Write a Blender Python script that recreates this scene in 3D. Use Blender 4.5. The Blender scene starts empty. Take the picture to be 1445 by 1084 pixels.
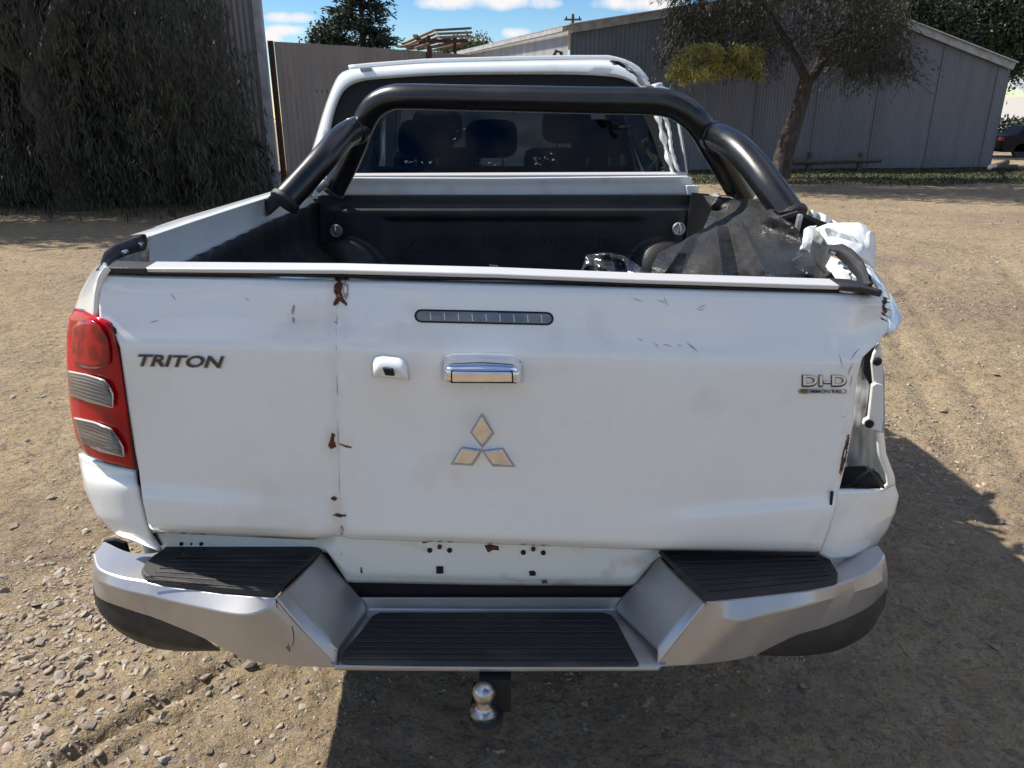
import bpy, math, random
import numpy as np
from mathutils import Vector, Matrix, noise as mnoise

random.seed(7); rng = np.random.default_rng(7)
S = bpy.context.scene
R = math.radians
# ------------------------------------------------------------------ camera
F = 1040.0; CH = 1.6; TH = math.atan(372/1040.0)
CT, ST = math.cos(TH), math.sin(TH)
cd = bpy.data.cameras.new('camera'); cam = bpy.data.objects.new('camera', cd); S.collection.objects.link(cam)
cam.location = (0, 0, CH); cam.rotation_euler = (R(90)-TH, 0, 0)
cd.sensor_width = 36; cd.lens = 36*F/1445; cd.clip_start = .05; cd.clip_end = 800
S.camera = cam
# ------------------------------------------------------------------ light
SUNV = Vector((.88, -.275, -1.0)).normalized()          # direction the light travels
w = bpy.data.worlds.new('World'); S.world = w; w.use_nodes = True
nt = w.node_tree; nt.nodes.clear()
def wn(t, **k):
    n = nt.nodes.new(t)
    for a, b in k.items(): setattr(n, a, b)
    return n
sky = wn('ShaderNodeTexSky', sky_type='NISHITA', sun_disc=False)
tosun = -SUNV
sky.sun_elevation = math.asin(tosun.z); sky.sun_rotation = math.atan2(tosun.x, tosun.y)
sky.air_density = 1.0; sky.dust_density = .08; sky.ozone_density = 2.2
bgn = wn('ShaderNodeBackground'); bgn.inputs[1].default_value = .095
wo = wn('ShaderNodeOutputWorld')
tc = wn('ShaderNodeTexCoord'); sp = wn('ShaderNodeSeparateXYZ'); nt.links.new(tc.outputs['Generated'], sp.inputs[0])
def wm(op, a, b=None, c=None, clamp=False):
    n = wn('ShaderNodeMath', operation=op); n.use_clamp = clamp
    for i, v in enumerate((a, b, c)):
        if v is None: continue
        if isinstance(v, (int, float)): n.inputs[i].default_value = v
        else: nt.links.new(v, n.inputs[i])
    return n.outputs[0]
X, Yc, Z = sp.outputs
# unseen cumulus layer, laid on a flat ceiling: direction / height
zc = wm('MAXIMUM', Z, .02)
cb = wn('ShaderNodeCombineXYZ'); nt.links.new(wm('ADD', wm('DIVIDE', X, wm('ADD', zc, .06)), 5.3), cb.inputs[0]); nt.links.new(wm('ADD', wm('DIVIDE', Yc, wm('ADD', zc, .06)), 2.1), cb.inputs[1])
n1 = wn('ShaderNodeTexNoise'); n1.inputs['Scale'].default_value = 1.15; n1.inputs['Detail'].default_value = 8; n1.inputs['Roughness'].default_value = .58
nt.links.new(cb.outputs[0], n1.inputs['Vector'])
mr = wn('ShaderNodeMapRange'); nt.links.new(n1.outputs[0], mr.inputs[0]); mr.inputs[1].default_value = .47; mr.inputs[2].default_value = .62; mr.clamp = True
gen = mr.outputs[0]
az = wm('DIVIDE', X, wm('MAXIMUM', Yc, .02)); el = wm('DIVIDE', Z, wm('MAXIMUM', Yc, .02))
n2 = wn('ShaderNodeTexNoise'); n2.inputs['Scale'].default_value = 26; n2.inputs['Detail'].default_value = 6; nt.links.new(tc.outputs['Generated'], n2.inputs['Vector'])
wob = wm('MULTIPLY', wm('SUBTRACT', n2.outputs[0], .5), 3.2)
front = wm('GREATER_THAN', Yc, .2)
blobs = 0
def azel(px, py):
    v = (542-py)/F; yy = CT+v*ST; zz = -ST+v*CT
    return (px-722)/F/yy, zz/yy
for (px, py, rx, ry) in [(410, 25, 30, 7), (404, 43, 27, 7), (378, 52, 18, 9), (672, 2, 70, 11), (770, 4, 22, 9), (727, 47, 17, 7), (905, 4, 55, 11), (668, 64, 26, 9)]:
    a0, e0 = azel(px, py)
    da = wm('DIVIDE', wm('SUBTRACT', az, a0), rx/F); de = wm('DIVIDE', wm('SUBTRACT', el, e0), ry/F)
    q = wm('SUBTRACT', 1.25, wm('ADD', wm('MULTIPLY', da, da), wm('MULTIPLY', de, de)))
    q = wm('MULTIPLY', wm('ADD', q, wob), .9, clamp=True)
    blobs = q if blobs == 0 else wm('MAXIMUM', blobs, q)
blobs = wm('MULTIPLY', blobs, front)
# outside the picture added cumulus cover greys the blue sky light
inside = wm('MULTIPLY', wm('MULTIPLY', front, wm('LESS_THAN', wm('ABSOLUTE', az), .5)), wm('LESS_THAN', el, .24))
gen = wm('MULTIPLY', gen, wm('SUBTRACT', 1.0, inside))
mask = wm('MAXIMUM', gen, blobs, clamp=True)
mixc = wn('ShaderNodeMix', data_type='RGBA'); nt.links.new(mask, mixc.inputs[0]); hs = wn('ShaderNodeHueSaturation'); hs.inputs['Saturation'].default_value = 1.42; hs.inputs['Hue'].default_value = .506; hs.inputs['Value'].default_value = .86; nt.links.new(sky.outputs[0], hs.inputs['Color']); nt.links.new(hs.outputs[0], mixc.inputs[6])
mixc.inputs[7].default_value = (6.0, 5.9, 5.9, 1)
nt.links.new(mixc.outputs[2], bgn.inputs[0]); nt.links.new(bgn.outputs[0], wo.inputs[0])
sd = bpy.data.lights.new('sun', 'SUN'); sd.energy = 4.4; sd.angle = R(.53); sd.color = (1, .94, .84)
sun = bpy.data.objects.new('sun', sd); S.collection.objects.link(sun); sun.location = (-10, 3, 15)
sun.rotation_euler = SUNV.to_track_quat('-Z', 'Y').to_euler()
S.view_settings.view_transform = 'Standard'; S.view_settings.look = 'None'; S.view_settings.exposure = .76; S.view_settings.gamma = 1
S.render.engine = 'CYCLES'; S.cycles.max_bounces = 8; S.cycles.transparent_max_bounces = 16
S.render.resolution_x = 1024; S.render.resolution_y = 768

# ------------------------------------------------------------------ helpers
def ray(px, py):
    v = (542-py)/F
    return np.array([(px-722)/F, CT+v*ST, -ST+v*CT])
def P(px, py, Y):
    r = ray(px, py); k = Y/r[1]; return (r[0]*k, Y, CH+r[2]*k)
def YZ(px, py, Zv):
    r = ray(px, py); return r[1]*(Zv-CH)/r[2]
def PZ(px, py, Zv): return P(px, py, YZ(px, py, Zv))
def sstep(a, b, x):
    t = min(1, max(0, (x-a)/(b-a))); return t*t*(3-2*t)
def lerp(a, b, t): return a+(b-a)*t
def link(o): S.collection.objects.link(o); return o
def mesh_obj(name, V, Fc, mat=None, parent=None, smooth=None, bevel=0, solid=0, kind=None, seg=2):
    me = bpy.data.meshes.new(name); me.from_pydata([tuple(v) for v in V], [], [tuple(f) for f in Fc]); me.update()
    return finish(name, me, mat, parent, smooth, bevel, solid, kind, seg)
def finish(name, me, mat, parent=None, smooth=None, bevel=0, solid=0, kind=None, seg=2):
    o = link(bpy.data.objects.new(name, me))
    if mat: me.materials.append(mat)
    if smooth is not None:
        me.shade_smooth()
        if smooth < 180: me.set_sharp_from_angle(angle=R(smooth))
    if parent: attach(o, parent)
    if solid:
        m = o.modifiers.new('thick', 'SOLIDIFY'); m.thickness = abs(solid); m.offset = -1 if solid > 0 else 1
    if bevel:
        m = o.modifiers.new('bevel', 'BEVEL'); m.width = bevel; m.segments = seg; m.limit_method = 'ANGLE'; m.angle_limit = R(35); m.harden_normals = False
    if kind: o['kind'] = kind
    return o
def attach(o, parent):
    o.parent = parent; o.matrix_parent_inverse = Matrix.Translation(-parent.location) if parent.type == 'EMPTY' else Matrix()
def thing(name, label, cat, loc=(0, 0, 0), group=None):
    o = link(bpy.data.objects.new(name, None)); o.location = loc; o.empty_display_size = .2
    tag(o, label, cat, group); return o
def tag(o, label, cat, group=None):
    o['label'] = label; o['category'] = cat
    if group: o['group'] = group
    return o
class MB:
    def __init__(s): s.V = []; s.F = []
    def add(s, V, Fc):
        b = len(s.V); s.V += [tuple(v) for v in V]; s.F += [tuple(i+b for i in f) for f in Fc]; return s
    def box(s, a, b):
        x0, y0, z0 = a; x1, y1, z1 = b
        return s.add([(x0, y0, z0), (x1, y0, z0), (x1, y1, z0), (x0, y1, z0), (x0, y0, z1), (x1, y0, z1), (x1, y1, z1), (x0, y1, z1)],
                     [(0, 3, 2, 1), (4, 5, 6, 7), (0, 1, 5, 4), (1, 2, 6, 5), (2, 3, 7, 6), (3, 0, 4, 7)])
    def beam(s, p, q, w_, h_, up=(0, 0, 1)):
        p = Vector(p); q = Vector(q); d = (q-p).normalized(); u = Vector(up)
        sd_ = d.cross(u); sd_ = sd_.normalized() if sd_.length > 1e-4 else Vector((1, 0, 0)); u = sd_.cross(d).normalized()
        a = sd_*w_/2; b = u*h_/2
        return s.add([p-a-b, p+a-b, p+a+b, p-a+b, q-a-b, q+a-b, q+a+b, q-a+b],
                     [(0, 3, 2, 1), (4, 5, 6, 7), (0, 1, 5, 4), (1, 2, 6, 5), (2, 3, 7, 6), (3, 0, 4, 7)])
    def tube(s, pts, rad, n=12, cap=True):
        pts = [Vector(p) for p in pts]; m = len(pts)
        rad = [rad]*m if isinstance(rad, (int, float)) else rad
        V = []; ref = None
        for i in range(m):
            d = (pts[min(i+1, m-1)]-pts[max(i-1, 0)]).normalized()
            if ref is None: ref = d.orthogonal().normalized()
            ref = (ref-d*ref.dot(d)).normalized(); bi = d.cross(ref)
            for k in range(n):
                a = 2*math.pi*k/n; V.append(pts[i]+(ref*math.cos(a)+bi*math.sin(a))*rad[i])
        Fc = [(i*n+k, i*n+(k+1) % n, (i+1)*n+(k+1) % n, (i+1)*n+k) for i in range(m-1) for k in range(n)]
        if cap: Fc += [tuple(range(n))[::-1], tuple((m-1)*n+k for k in range(n))]
        return s.add(V, Fc)
    def lathe(s, c, prof, axis='z', n=24):
        V = []
        for (r, h) in prof:
            for k in range(n):
                a = 2*math.pi*k/n; x, y = r*math.cos(a), r*math.sin(a)
                V.append({'z': (c[0]+x, c[1]+y, c[2]+h), 'y': (c[0]+x, c[1]-h, c[2]+y), 'x': (c[0]+h, c[1]+x, c[2]+y)}[axis])
        m = len(prof)
        Fc = [(i*n+k, i*n+(k+1) % n, (i+1)*n+(k+1) % n, (i+1)*n+k) for i in range(m-1) for k in range(n)]
        Fc += [tuple(range(n))[::-1], tuple((m-1)*n+k for k in range(n))]
        return s.add(V, Fc)
    def build(s, name, mat=None, parent=None, **k): return mesh_obj(name, s.V, s.F, mat, parent, **k)
def resample(pl, n):
    pl = np.array(pl, float); d = np.r_[0, np.cumsum(np.linalg.norm(np.diff(pl, axis=0), axis=1))]
    t = np.linspace(0, d[-1], n); return np.stack([np.interp(t, d, pl[:, k]) for k in range(pl.shape[1])], 1)
def smoothpl(pts, n=8):
    """Catmull-Rom through the points"""
    p = np.array(pts, float); p = np.vstack([2*p[0]-p[1], p, 2*p[-1]-p[-2]]); out = []
    for i in range(1, len(p)-2):
        for k in range(n):
            t = k/n
            out.append(.5*((2*p[i])+(-p[i-1]+p[i+1])*t+(2*p[i-1]-5*p[i]+4*p[i+1]-p[i+2])*t*t+(-p[i-1]+3*p[i]-3*p[i+1]+p[i+2])*t**3))
    out.append(p[-2]); return np.array(out)
def coons(T, B, L, Rr, nu, nv):
    T, B = resample(T, nu+1), resample(B, nu+1); L, Rr = resample(L, nv+1), resample(Rr, nv+1)
    G = np.zeros((nv+1, nu+1, T.shape[1]))
    for i in range(nv+1):
        v = i/nv
        for j in range(nu+1):
            u = j/nu
            G[i, j] = (1-v)*T[j]+v*B[j]+(1-u)*L[i]+u*Rr[i]-((1-u)*(1-v)*T[0]+u*(1-v)*T[-1]+(1-u)*v*B[0]+u*v*B[-1])
    return G
def grid_faces(nv, nu):
    w_ = nu+1
    return [(i*w_+j, (i+1)*w_+j, (i+1)*w_+j+1, i*w_+j+1) for i in range(nv) for j in range(nu)]
def gsurf(name, G, mat, parent, Yf=None, **k):
    """G rows of (px,py[,Y]); Yf(px,py,u,v)"""
    nv, nu = G.shape[0]-1, G.shape[1]-1
    V = [P(G[i, j, 0], G[i, j, 1], Yf(G[i, j, 0], G[i, j, 1], j/nu, i/nv) if Yf else G[i, j, 2]) for i in range(nv+1) for j in range(nu+1)]
    k.setdefault('smooth', 40)
    return mesh_obj(name, V, grid_faces(nv, nu), mat, parent, **k)
def rows_surf(name, rows, mat, parent, n=40, sub=None, **k):
    """loft between polylines given as world points"""
    rows = [resample(smoothpl(r, 6) if sub else r, n+1) for r in rows]
    V = [tuple(p) for r in rows for p in r]; k.setdefault('smooth', 30)
    return mesh_obj(name, V, grid_faces(len(rows)-1, n), mat, parent, **k)
def plate(name, poly, Yf, depth, mat, parent, bevel=0, **k):
    """outline in px, front lying at Yf(px,py) (or constant), thickness going away from the viewer"""
    f = Yf if callable(Yf) else (lambda a, b: Yf)
    n = len(poly); A = [P(x, y, f(x, y)) for x, y in poly]; B = [(p[0], p[1]+depth, p[2]) for p in A]
    ar = sum(poly[i][0]*poly[(i+1) % n][1]-poly[(i+1) % n][0]*poly[i][1] for i in range(n))
    fr = tuple(range(n)); 
    if ar > 0: fr = fr[::-1]
    Fc = [fr, tuple(i+n for i in fr[::-1])]
    for i in range(n):
        j = (i+1) % n; Fc.append((i, j, j+n, i+n) if ar > 0 else (j, i, i+n, j+n))
    return mesh_obj(name, A+B, Fc, mat, parent, bevel=bevel, **k)

# ------------------------------------------------------------------ materials
def newmat(name):
    m = bpy.data.materials.new(name); m.use_nodes = True; n = m.node_tree; n.nodes.clear()
    out = n.nodes.new('ShaderNodeOutputMaterial'); b = n.nodes.new('ShaderNodeBsdfPrincipled'); n.links.new(b.outputs[0], out.inputs[0])
    return m, n, b
def mat(name, col, rough=.5, metal=0, coat=0, col2=None, cscale=5, cdet=5, cpos=(.4, .65), bump=0, bscale=40, rvar=0, obj=True, stretch=(1, 1, 1), spec=None, col3=None, c3scale=1, c3pos=(.5, .6)):
    m, n, b = newmat(name); L = n.links.new
    b.inputs['Base Color'].default_value = (*col, 1); b.inputs['Roughness'].default_value = rough; b.inputs['Metallic'].default_value = metal
    b.inputs['Coat Weight'].default_value = coat; b.inputs['Coat Roughness'].default_value = .06
    if spec is not None: b.inputs['Specular IOR Level'].default_value = spec
    t = n.nodes.new('ShaderNodeTexCoord'); mp = n.nodes.new('ShaderNodeMapping'); mp.inputs['Scale'].default_value = stretch; L(t.outputs['Object'], mp.inputs[0])
    def noise(s, d=5):
        q = n.nodes.new('ShaderNodeTexNoise'); q.inputs['Scale'].default_value = s; q.inputs['Detail'].default_value = d; L(mp.outputs[0], q.inputs['Vector']); return q.outputs[0]
    def ramp(src, a, c):
        q = n.nodes.new('ShaderNodeMapRange'); q.inputs[1].default_value = a; q.inputs[2].default_value = c; L(src, q.inputs[0]); return q.outputs[0]
    cur = None
    if col2:
        x = n.nodes.new('ShaderNodeMix'); x.data_type = 'RGBA'; L(ramp(noise(cscale, cdet), *cpos), x.inputs[0]); x.inputs[6].default_value = (*col, 1); x.inputs[7].default_value = (*col2, 1); cur = x.outputs[2]
    if col3:
        x = n.nodes.new('ShaderNodeMix'); x.data_type = 'RGBA'; L(ramp(noise(c3scale, 6), *c3pos), x.inputs[0]); x.inputs[7].default_value = (*col3, 1)
        if cur: L(cur, x.inputs[6])
        else: x.inputs[6].default_value = (*col, 1)
        cur = x.outputs[2]
    if cur: L(cur, b.inputs['Base Color'])
    if rvar:
        q = n.nodes.new('ShaderNodeMapRange'); L(noise(cscale*1.7), q.inputs[0]); q.inputs[1].default_value = .3; q.inputs[2].default_value = .7; q.inputs[3].default_value = max(.02, rough-rvar); q.inputs[4].default_value = rough+rvar; L(q.outputs[0], b.inputs['Roughness'])
    if bump:
        q = n.nodes.new('ShaderNodeBump'); q.inputs['Strength'].default_value = 1; q.inputs['Distance'].default_value = bump; L(noise(bscale, 4), q.inputs['Height']); L(q.outputs[0], b.inputs['Normal'])
    return m
M = {}
M['paint'] = mat('white_paint', (.755, .785, .79), .26, coat=.8, col2=(.70, .71, .69), cscale=2.6, cpos=(.5, .8), rvar=.05, bump=.0004, bscale=6, col3=(.62, .60, .56), c3scale=7, c3pos=(.6, .9))
M['paint_bent'] = mat('bent_white_paint', (.70, .72, .72), .5, coat=.12, col2=(.52, .51, .48), cscale=12, cpos=(.5, .8), rvar=.08)
M['paint_in'] = mat('dusty_white_paint', (.66, .67, .66), .45, coat=.1, col2=(.45, .43, .39), cscale=9, cpos=(.5, .8), rvar=.08)
M['paint_plate'] = mat('dirty_white_panel', (.72, .76, .74), .38, coat=.3, col2=(.45, .40, .33), cscale=14, cpos=(.56, .82), rvar=.08, col3=(.3, .17, .1), c3scale=22, c3pos=(.72, .8))
M['silver'] = mat('silver_bumper_paint', (.47, .47, .48), .36, metal=.65, coat=.5, col2=(.36, .355, .36), cscale=3, rvar=.04)
M['black'] = mat('black_textured_plastic', (.017, .017, .019), .55, col2=(.045, .041, .037), cscale=18, cpos=(.5, .8), bump=.0015, bscale=350, rvar=.1)
M['pad'] = mat('ribbed_black_step_rubber', (.018, .018, .02), .62, col2=(.075, .066, .056), cscale=11, cpos=(.52, .85), bump=.0008, bscale=300, rvar=.1, stretch=(.5, 1, 1))
M['liner'] = mat('black_tray_liner', (.010, .010, .012), .48, col2=(.022, .021, .021), cscale=6, bump=.001, bscale=160)
M['crease_liner'] = mat('grained_black_liner_sheet', (.016, .016, .0165), .44, col2=(.02, .02, .02), cscale=5, bump=.006, bscale=75, rvar=.08, col3=(.024, .023, .022), c3scale=7, c3pos=(.62, .85))
M['tube'] = mat('satin_black_tube', (.007, .007, .009), .30, coat=.25, bump=.0003, bscale=500, rvar=.06, cscale=6, col2=(.015, .015, .016), cpos=(.5, .8))
M['chrome'] = mat('chrome', (.86, .87, .9), .06, metal=1)
M['chrome2'] = mat('emblem_chrome', (.80, .80, .82), .07, metal=1, bump=.004, bscale=14)
M['dark_chrome'] = mat('dark_chrome', (.03, .032, .04), .2, metal=.3, coat=.6)
M['badge_edge'] = mat('badge_edge', (.42, .42, .44), .25, metal=.4)
M['bright'] = mat('bright_badge', (.75, .76, .79), .15, metal=.5, coat=.5)
M['gold'] = mat('dull_gold_plate', (.42, .36, .25), .35, metal=.8)
M['red'] = mat('red_lens', (.52, .001, .008), .12, coat=.2, spec=.35, col2=(.28, .0006, .005), cscale=11, cpos=(.4, .6), rvar=.04)
M['red_dark'] = mat('dark_red_reflector', (.20, .0008, .004), .2, coat=.2, col2=(.40, .001, .006), cscale=30, cpos=(.45, .6))
M['clear'] = mat('grey_clear_lens', (.085, .08, .078), .14, coat=.7, col2=(.17, .16, .15), cscale=9, cpos=(.4, .62), stretch=(.4, 1, 6))
M['clear_rib'] = mat('lens_rib', (.34, .32, .31), .12, coat=1, col2=(.12, .115, .115), cscale=16, cpos=(.4, .6))
M['lens_edge'] = mat('pale_lens_edge', (.62, .55, .50), .2, coat=1)
M['stop'] = mat('smoked_led_lens', (.085, .10, .125), .12, coat=1, col2=(.16, .18, .21), cscale=20)
M['rust'] = mat('rust_and_filler', (.12, .04, .015), .85, col2=(.04, .02, .012), cscale=90, bump=.002, bscale=300, col3=(.34, .15, .05), c3scale=60, c3pos=(.55, .62))
M['fold'] = mat('crease_shade', (.36, .35, .34), .6, col2=(.62, .62, .61), cscale=30, cpos=(.42, .6))  # grey of the tailgate crease, its shade put into the colour
M['scuff'] = mat('grey_scuff', (.30, .29, .28), .7)
M['dull'] = mat('galvanised_metal', (.40, .42, .43), .5, metal=.5, col2=(.22, .21, .2), cscale=20, rvar=.1)
M['inner'] = mat('inner_wing_metal', (.34, .36, .37), .5, col2=(.22, .22, .22), cscale=5, cpos=(.4, .7), col3=(.15, .13, .11), c3scale=16, c3pos=(.6, .8))
M['void'] = mat('black_underbody', (.006, .006, .007), .8)
M['tyre'] = mat('tyre_rubber', (.02, .02, .02), .8, col2=(.07, .06, .05), cscale=8, bump=.002, bscale=60)
M['alloy'] = mat('alloy_wheel', (.5, .5, .52), .3, metal=.9)
M['steel_ball'] = mat('worn_steel_ball', (.50, .51, .53), .3, metal=1, col2=(.30, .30, .31), cscale=60, rvar=.12)
M['seat'] = mat('charcoal_seat_fabric', (.02, .02, .024), .85, bump=.001, bscale=300)
M['trim'] = mat('tailgate_top_trim', (.56, .56, .58), .35, coat=.3, col2=(.58, .57, .55), cscale=12, stretch=(.2, 1, 1))
M['screw'] = mat('screw_head', (.6, .6, .62), .3, metal=1)
def glassmat(name, tint, refl=.09):
    m = bpy.data.materials.new(name); m.use_nodes = True; n = m.node_tree; n.nodes.clear(); L = n.links.new
    o = n.nodes.new('ShaderNodeOutputMaterial'); mx = n.nodes.new('ShaderNodeMixShader'); tr = n.nodes.new('ShaderNodeBsdfTransparent'); gl = n.nodes.new('ShaderNodeBsdfGlossy')
    fr = n.nodes.new('ShaderNodeFresnel'); fr.inputs[0].default_value = 1.5
    ad = n.nodes.new('ShaderNodeMath'); ad.operation = 'MULTIPLY_ADD'; ad.inputs[1].default_value = 1.1; ad.inputs[2].default_value = refl-.05
    L(fr.outputs[0], ad.inputs[0]); L(ad.outputs[0], mx.inputs[0]); tr.inputs[0].default_value = (*tint, 1); gl.inputs['Roughness'].default_value = .015
    L(tr.outputs[0], mx.inputs[1]); L(gl.outputs[0], mx.inputs[2]); L(mx.outputs[0], o.inputs[0]); return m
M['glass_dark'] = glassmat('tinted_rear_glass', (.34, .37, .40), .03)
M['glass'] = glassmat('cab_glass', (.85, .9, .9), .05)
def hazed_glass():  # translucent film added so the windscreen glows in the sun and lightens the cab
    m = glassmat('hazed_windscreen', (.8, .85, .85), .05); n = m.node_tree; o = [q for q in n.nodes if q.type == 'OUTPUT_MATERIAL'][0]; src = o.inputs[0].links[0].from_socket
    t = n.nodes.new('ShaderNodeBsdfTranslucent'); t.inputs[0].default_value = (.6, .62, .6, 1); mx = n.nodes.new('ShaderNodeMixShader'); q = n.nodes.new('ShaderNodeTexNoise'); q.inputs['Scale'].default_value = 4; q.inputs['Detail'].default_value = 6
    k = n.nodes.new('ShaderNodeMapRange'); k.inputs[1].default_value = .3; k.inputs[2].default_value = .7; k.inputs[3].default_value = .015; k.inputs[4].default_value = .13; n.links.new(q.outputs[0], k.inputs[0]); n.links.new(k.outputs[0], mx.inputs[0])
    n.links.new(src, mx.inputs[1]); n.links.new(t.outputs[0], mx.inputs[2]); n.links.new(mx.outputs[0], o.inputs[0]); return m
M['hazed_glass'] = hazed_glass()

# ground: one soil material, two scales of colour, fine relief
def groundmat():
    m, n, b = newmat('dry_gravel_soil'); L = n.links.new
    t = n.nodes.new('ShaderNodeTexCoord')
    def noise(s, d=6, r=.6, src=None):
        q = n.nodes.new('ShaderNodeTexNoise'); q.inputs['Scale'].default_value = s; q.inputs['Detail'].default_value = d; q.inputs['Roughness'].default_value = r; L(src or t.outputs['Object'], q.inputs['Vector']); return q.outputs[0]
    def ramp(src, *st):
        q = n.nodes.new('ShaderNodeValToRGB'); L(src, q.inputs[0]); e = q.color_ramp.elements
        e[0].position, e[0].color = st[0][0], (*st[0][1], 1); e[1].position, e[1].color = st[-1][0], (*st[-1][1], 1)
        for p, c in st[1:-1]: x = e.new(p); x.color = (*c, 1)
        return q.outputs[0]
    def mix(f, a, c, mode='MIX', fac=None):
        q = n.nodes.new('ShaderNodeMix'); q.data_type = 'RGBA'; q.blend_type = mode
        if fac is not None: q.inputs[0].default_value = fac
        else: L(f, q.inputs[0])
        for s, v in ((6, a), (7, c)):
            if isinstance(v, tuple): q.inputs[s].default_value = (*v, 1)
            else: L(v, q.inputs[s])
        return q.outputs[2]
    def mrange(src, a, c, lo=0, hi=1):
        q = n.nodes.new('ShaderNodeMapRange'); q.inputs[1].default_value = a; q.inputs[2].default_value = c; q.inputs[3].default_value = lo; q.inputs[4].default_value = hi; L(src, q.inputs[0]); return q.outputs[0]
    base = ramp(noise(.55, 8), (.32, (.20, .15, .105)), (.5, (.40, .302, .18)), (.68, (.47, .375, .24)))
    med = ramp(noise(5, 8, .7), (.3, (.17, .125, .09)), (.5, (.40, .302, .18)), (.72, (.52, .42, .28)))
    c = mix(None, base, med, fac=.5)
    pink = mrange(noise(.35, 3), .52, .68); c = mix(pink, c, (.27, .195, .15)); 
    vo = n.nodes.new('ShaderNodeTexVoronoi'); vo.inputs['Scale'].default_value = 42; vo.inputs['Randomness'].default_value = 1; L(t.outputs['Object'], vo.inputs['Vector'])
    sc = n.nodes.new('ShaderNodeSeparateColor'); L(vo.outputs['Color'], sc.inputs[0])
    peb = mix(sc.outputs[1], (.21, .165, .13), (.40, .34, .26))
    c = mix(mrange(sc.outputs[0], .55, .62, 0, .6), c, peb)
    c = mix(mrange(noise(70, 3), .52, .72, 0, .55), c, (.15, .11, .08))
    L(c, b.inputs['Base Color']); b.inputs['Roughness'].default_value = .95; b.inputs['Specular IOR Level'].default_value = .2
    b1 = n.nodes.new('ShaderNodeBump'); b1.inputs['Distance'].default_value = .012; L(vo.outputs['Distance'], b1.inputs['Height']); b1.invert = True
    b2 = n.nodes.new('ShaderNodeBump'); b2.inputs['Distance'].default_value = .032; L(noise(30, 8, .7), b2.inputs['Height']); L(b1.outputs[0], b2.inputs['Normal'])
    b3 = n.nodes.new('ShaderNodeBump'); b3.inputs['Distance'].default_value = .09; L(noise(7, 6, .6), b3.inputs['Height']); L(b2.outputs[0], b3.inputs['Normal'])
    L(b3.outputs[0], b.inputs['Normal']); return m
M['ground'] = groundmat()
def stonemat(name, cols):
    m, n, b = newmat(name); L = n.links.new
    t = n.nodes.new('ShaderNodeTexCoord'); g = n.nodes.new('ShaderNodeNewGeometry'); r = n.nodes.new('ShaderNodeValToRGB'); L(g.outputs['Random Per Island'], r.inputs[0])
    e = r.color_ramp.elements; e[0].color = (*cols[0], 1); e[1].color = (*cols[-1], 1); e[1].position = 1
    for i, c in enumerate(cols[1:-1]): x = e.new((i+1)/(len(cols)-1)); x.color = (*c, 1)
    q = n.nodes.new('ShaderNodeTexNoise'); q.inputs['Scale'].default_value = 90; q.inputs['Detail'].default_value = 5; L(t.outputs['Object'], q.inputs['Vector'])
    mx = n.nodes.new('ShaderNodeMix'); mx.data_type = 'RGBA'; mx.blend_type = 'MULTIPLY'; mx.inputs[0].default_value = .6; L(r.outputs[0], mx.inputs[6])
    rr = n.nodes.new('ShaderNodeMapRange'); L(q.outputs[0], rr.inputs[0]); rr.inputs[1].default_value = .3; rr.inputs[2].default_value = .7; rr.inputs[3].default_value = .55; rr.inputs[4].default_value = 1.25
    L(rr.outputs[0], mx.inputs[7]); L(mx.outputs[2], b.inputs['Base Color']); b.inputs['Roughness'].default_value = .9
    bp = n.nodes.new('ShaderNodeBump'); bp.inputs['Distance'].default_value = .004; L(q.outputs[0], bp.inputs['Height']); L(bp.outputs[0], b.inputs['Normal']); return m
M['stone'] = stonemat('gravel_stones', [(.36, .29, .20), (.27, .21, .16), (.40, .34, .255), (.23, .185, .155), (.44, .38, .30), (.31, .245, .18), (.36, .325, .28), (.33, .23, .18)])
M['rock'] = stonemat('loose_rock', [(.42, .36, .28), (.33, .26, .20), (.46, .39, .31)])
def leafmat(name, cols, rough=.6, trans=.25):
    m, n, b = newmat(name); L = n.links.new
    g = n.nodes.new('ShaderNodeNewGeometry'); r = n.nodes.new('ShaderNodeValToRGB'); L(g.outputs['Random Per Island'], r.inputs[0])
    e = r.color_ramp.elements; e[0].color = (*cols[0], 1); e[1].color = (*cols[-1], 1)
    for i, c in enumerate(cols[1:-1]): x = e.new((i+1)/(len(cols)-1)); x.color = (*c, 1)
    tc_ = n.nodes.new('ShaderNodeTexCoord'); q = n.nodes.new('ShaderNodeTexNoise'); q.inputs['Scale'].default_value = 1.7; q.inputs['Detail'].default_value = 4; L(tc_.outputs['Object'], q.inputs['Vector'])
    mm = n.nodes.new('ShaderNodeMapRange'); L(q.outputs[0], mm.inputs[0]); mm.inputs[1].default_value = .32; mm.inputs[2].default_value = .68; mm.inputs[3].default_value = .5; mm.inputs[4].default_value = 1.7
    vm = n.nodes.new('ShaderNodeMix'); vm.data_type = 'RGBA'; vm.blend_type = 'MULTIPLY'; vm.inputs[0].default_value = 1; L(r.outputs[0], vm.inputs[6]); L(mm.outputs[0], vm.inputs[7]); col_ = vm.outputs[2]
    L(col_, b.inputs['Base Color']); b.inputs['Roughness'].default_value = rough
    tr = n.nodes.new('ShaderNodeBsdfTranslucent'); L(col_, tr.inputs[0]); mx = n.nodes.new('ShaderNodeMixShader'); mx.inputs[0].default_value = trans
    out = [q for q in n.nodes if q.type == 'OUTPUT_MATERIAL'][0]; L(b.outputs[0], mx.inputs[1]); L(tr.outputs[0], mx.inputs[2]); L(mx.outputs[0], out.inputs[0]); return m
M['weep'] = leafmat('grey_green_needles', [(.014, .019, .010), (.024, .030, .015), (.046, .048, .026), (.017, .017, .011), (.07, .068, .04)], trans=.2)
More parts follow.
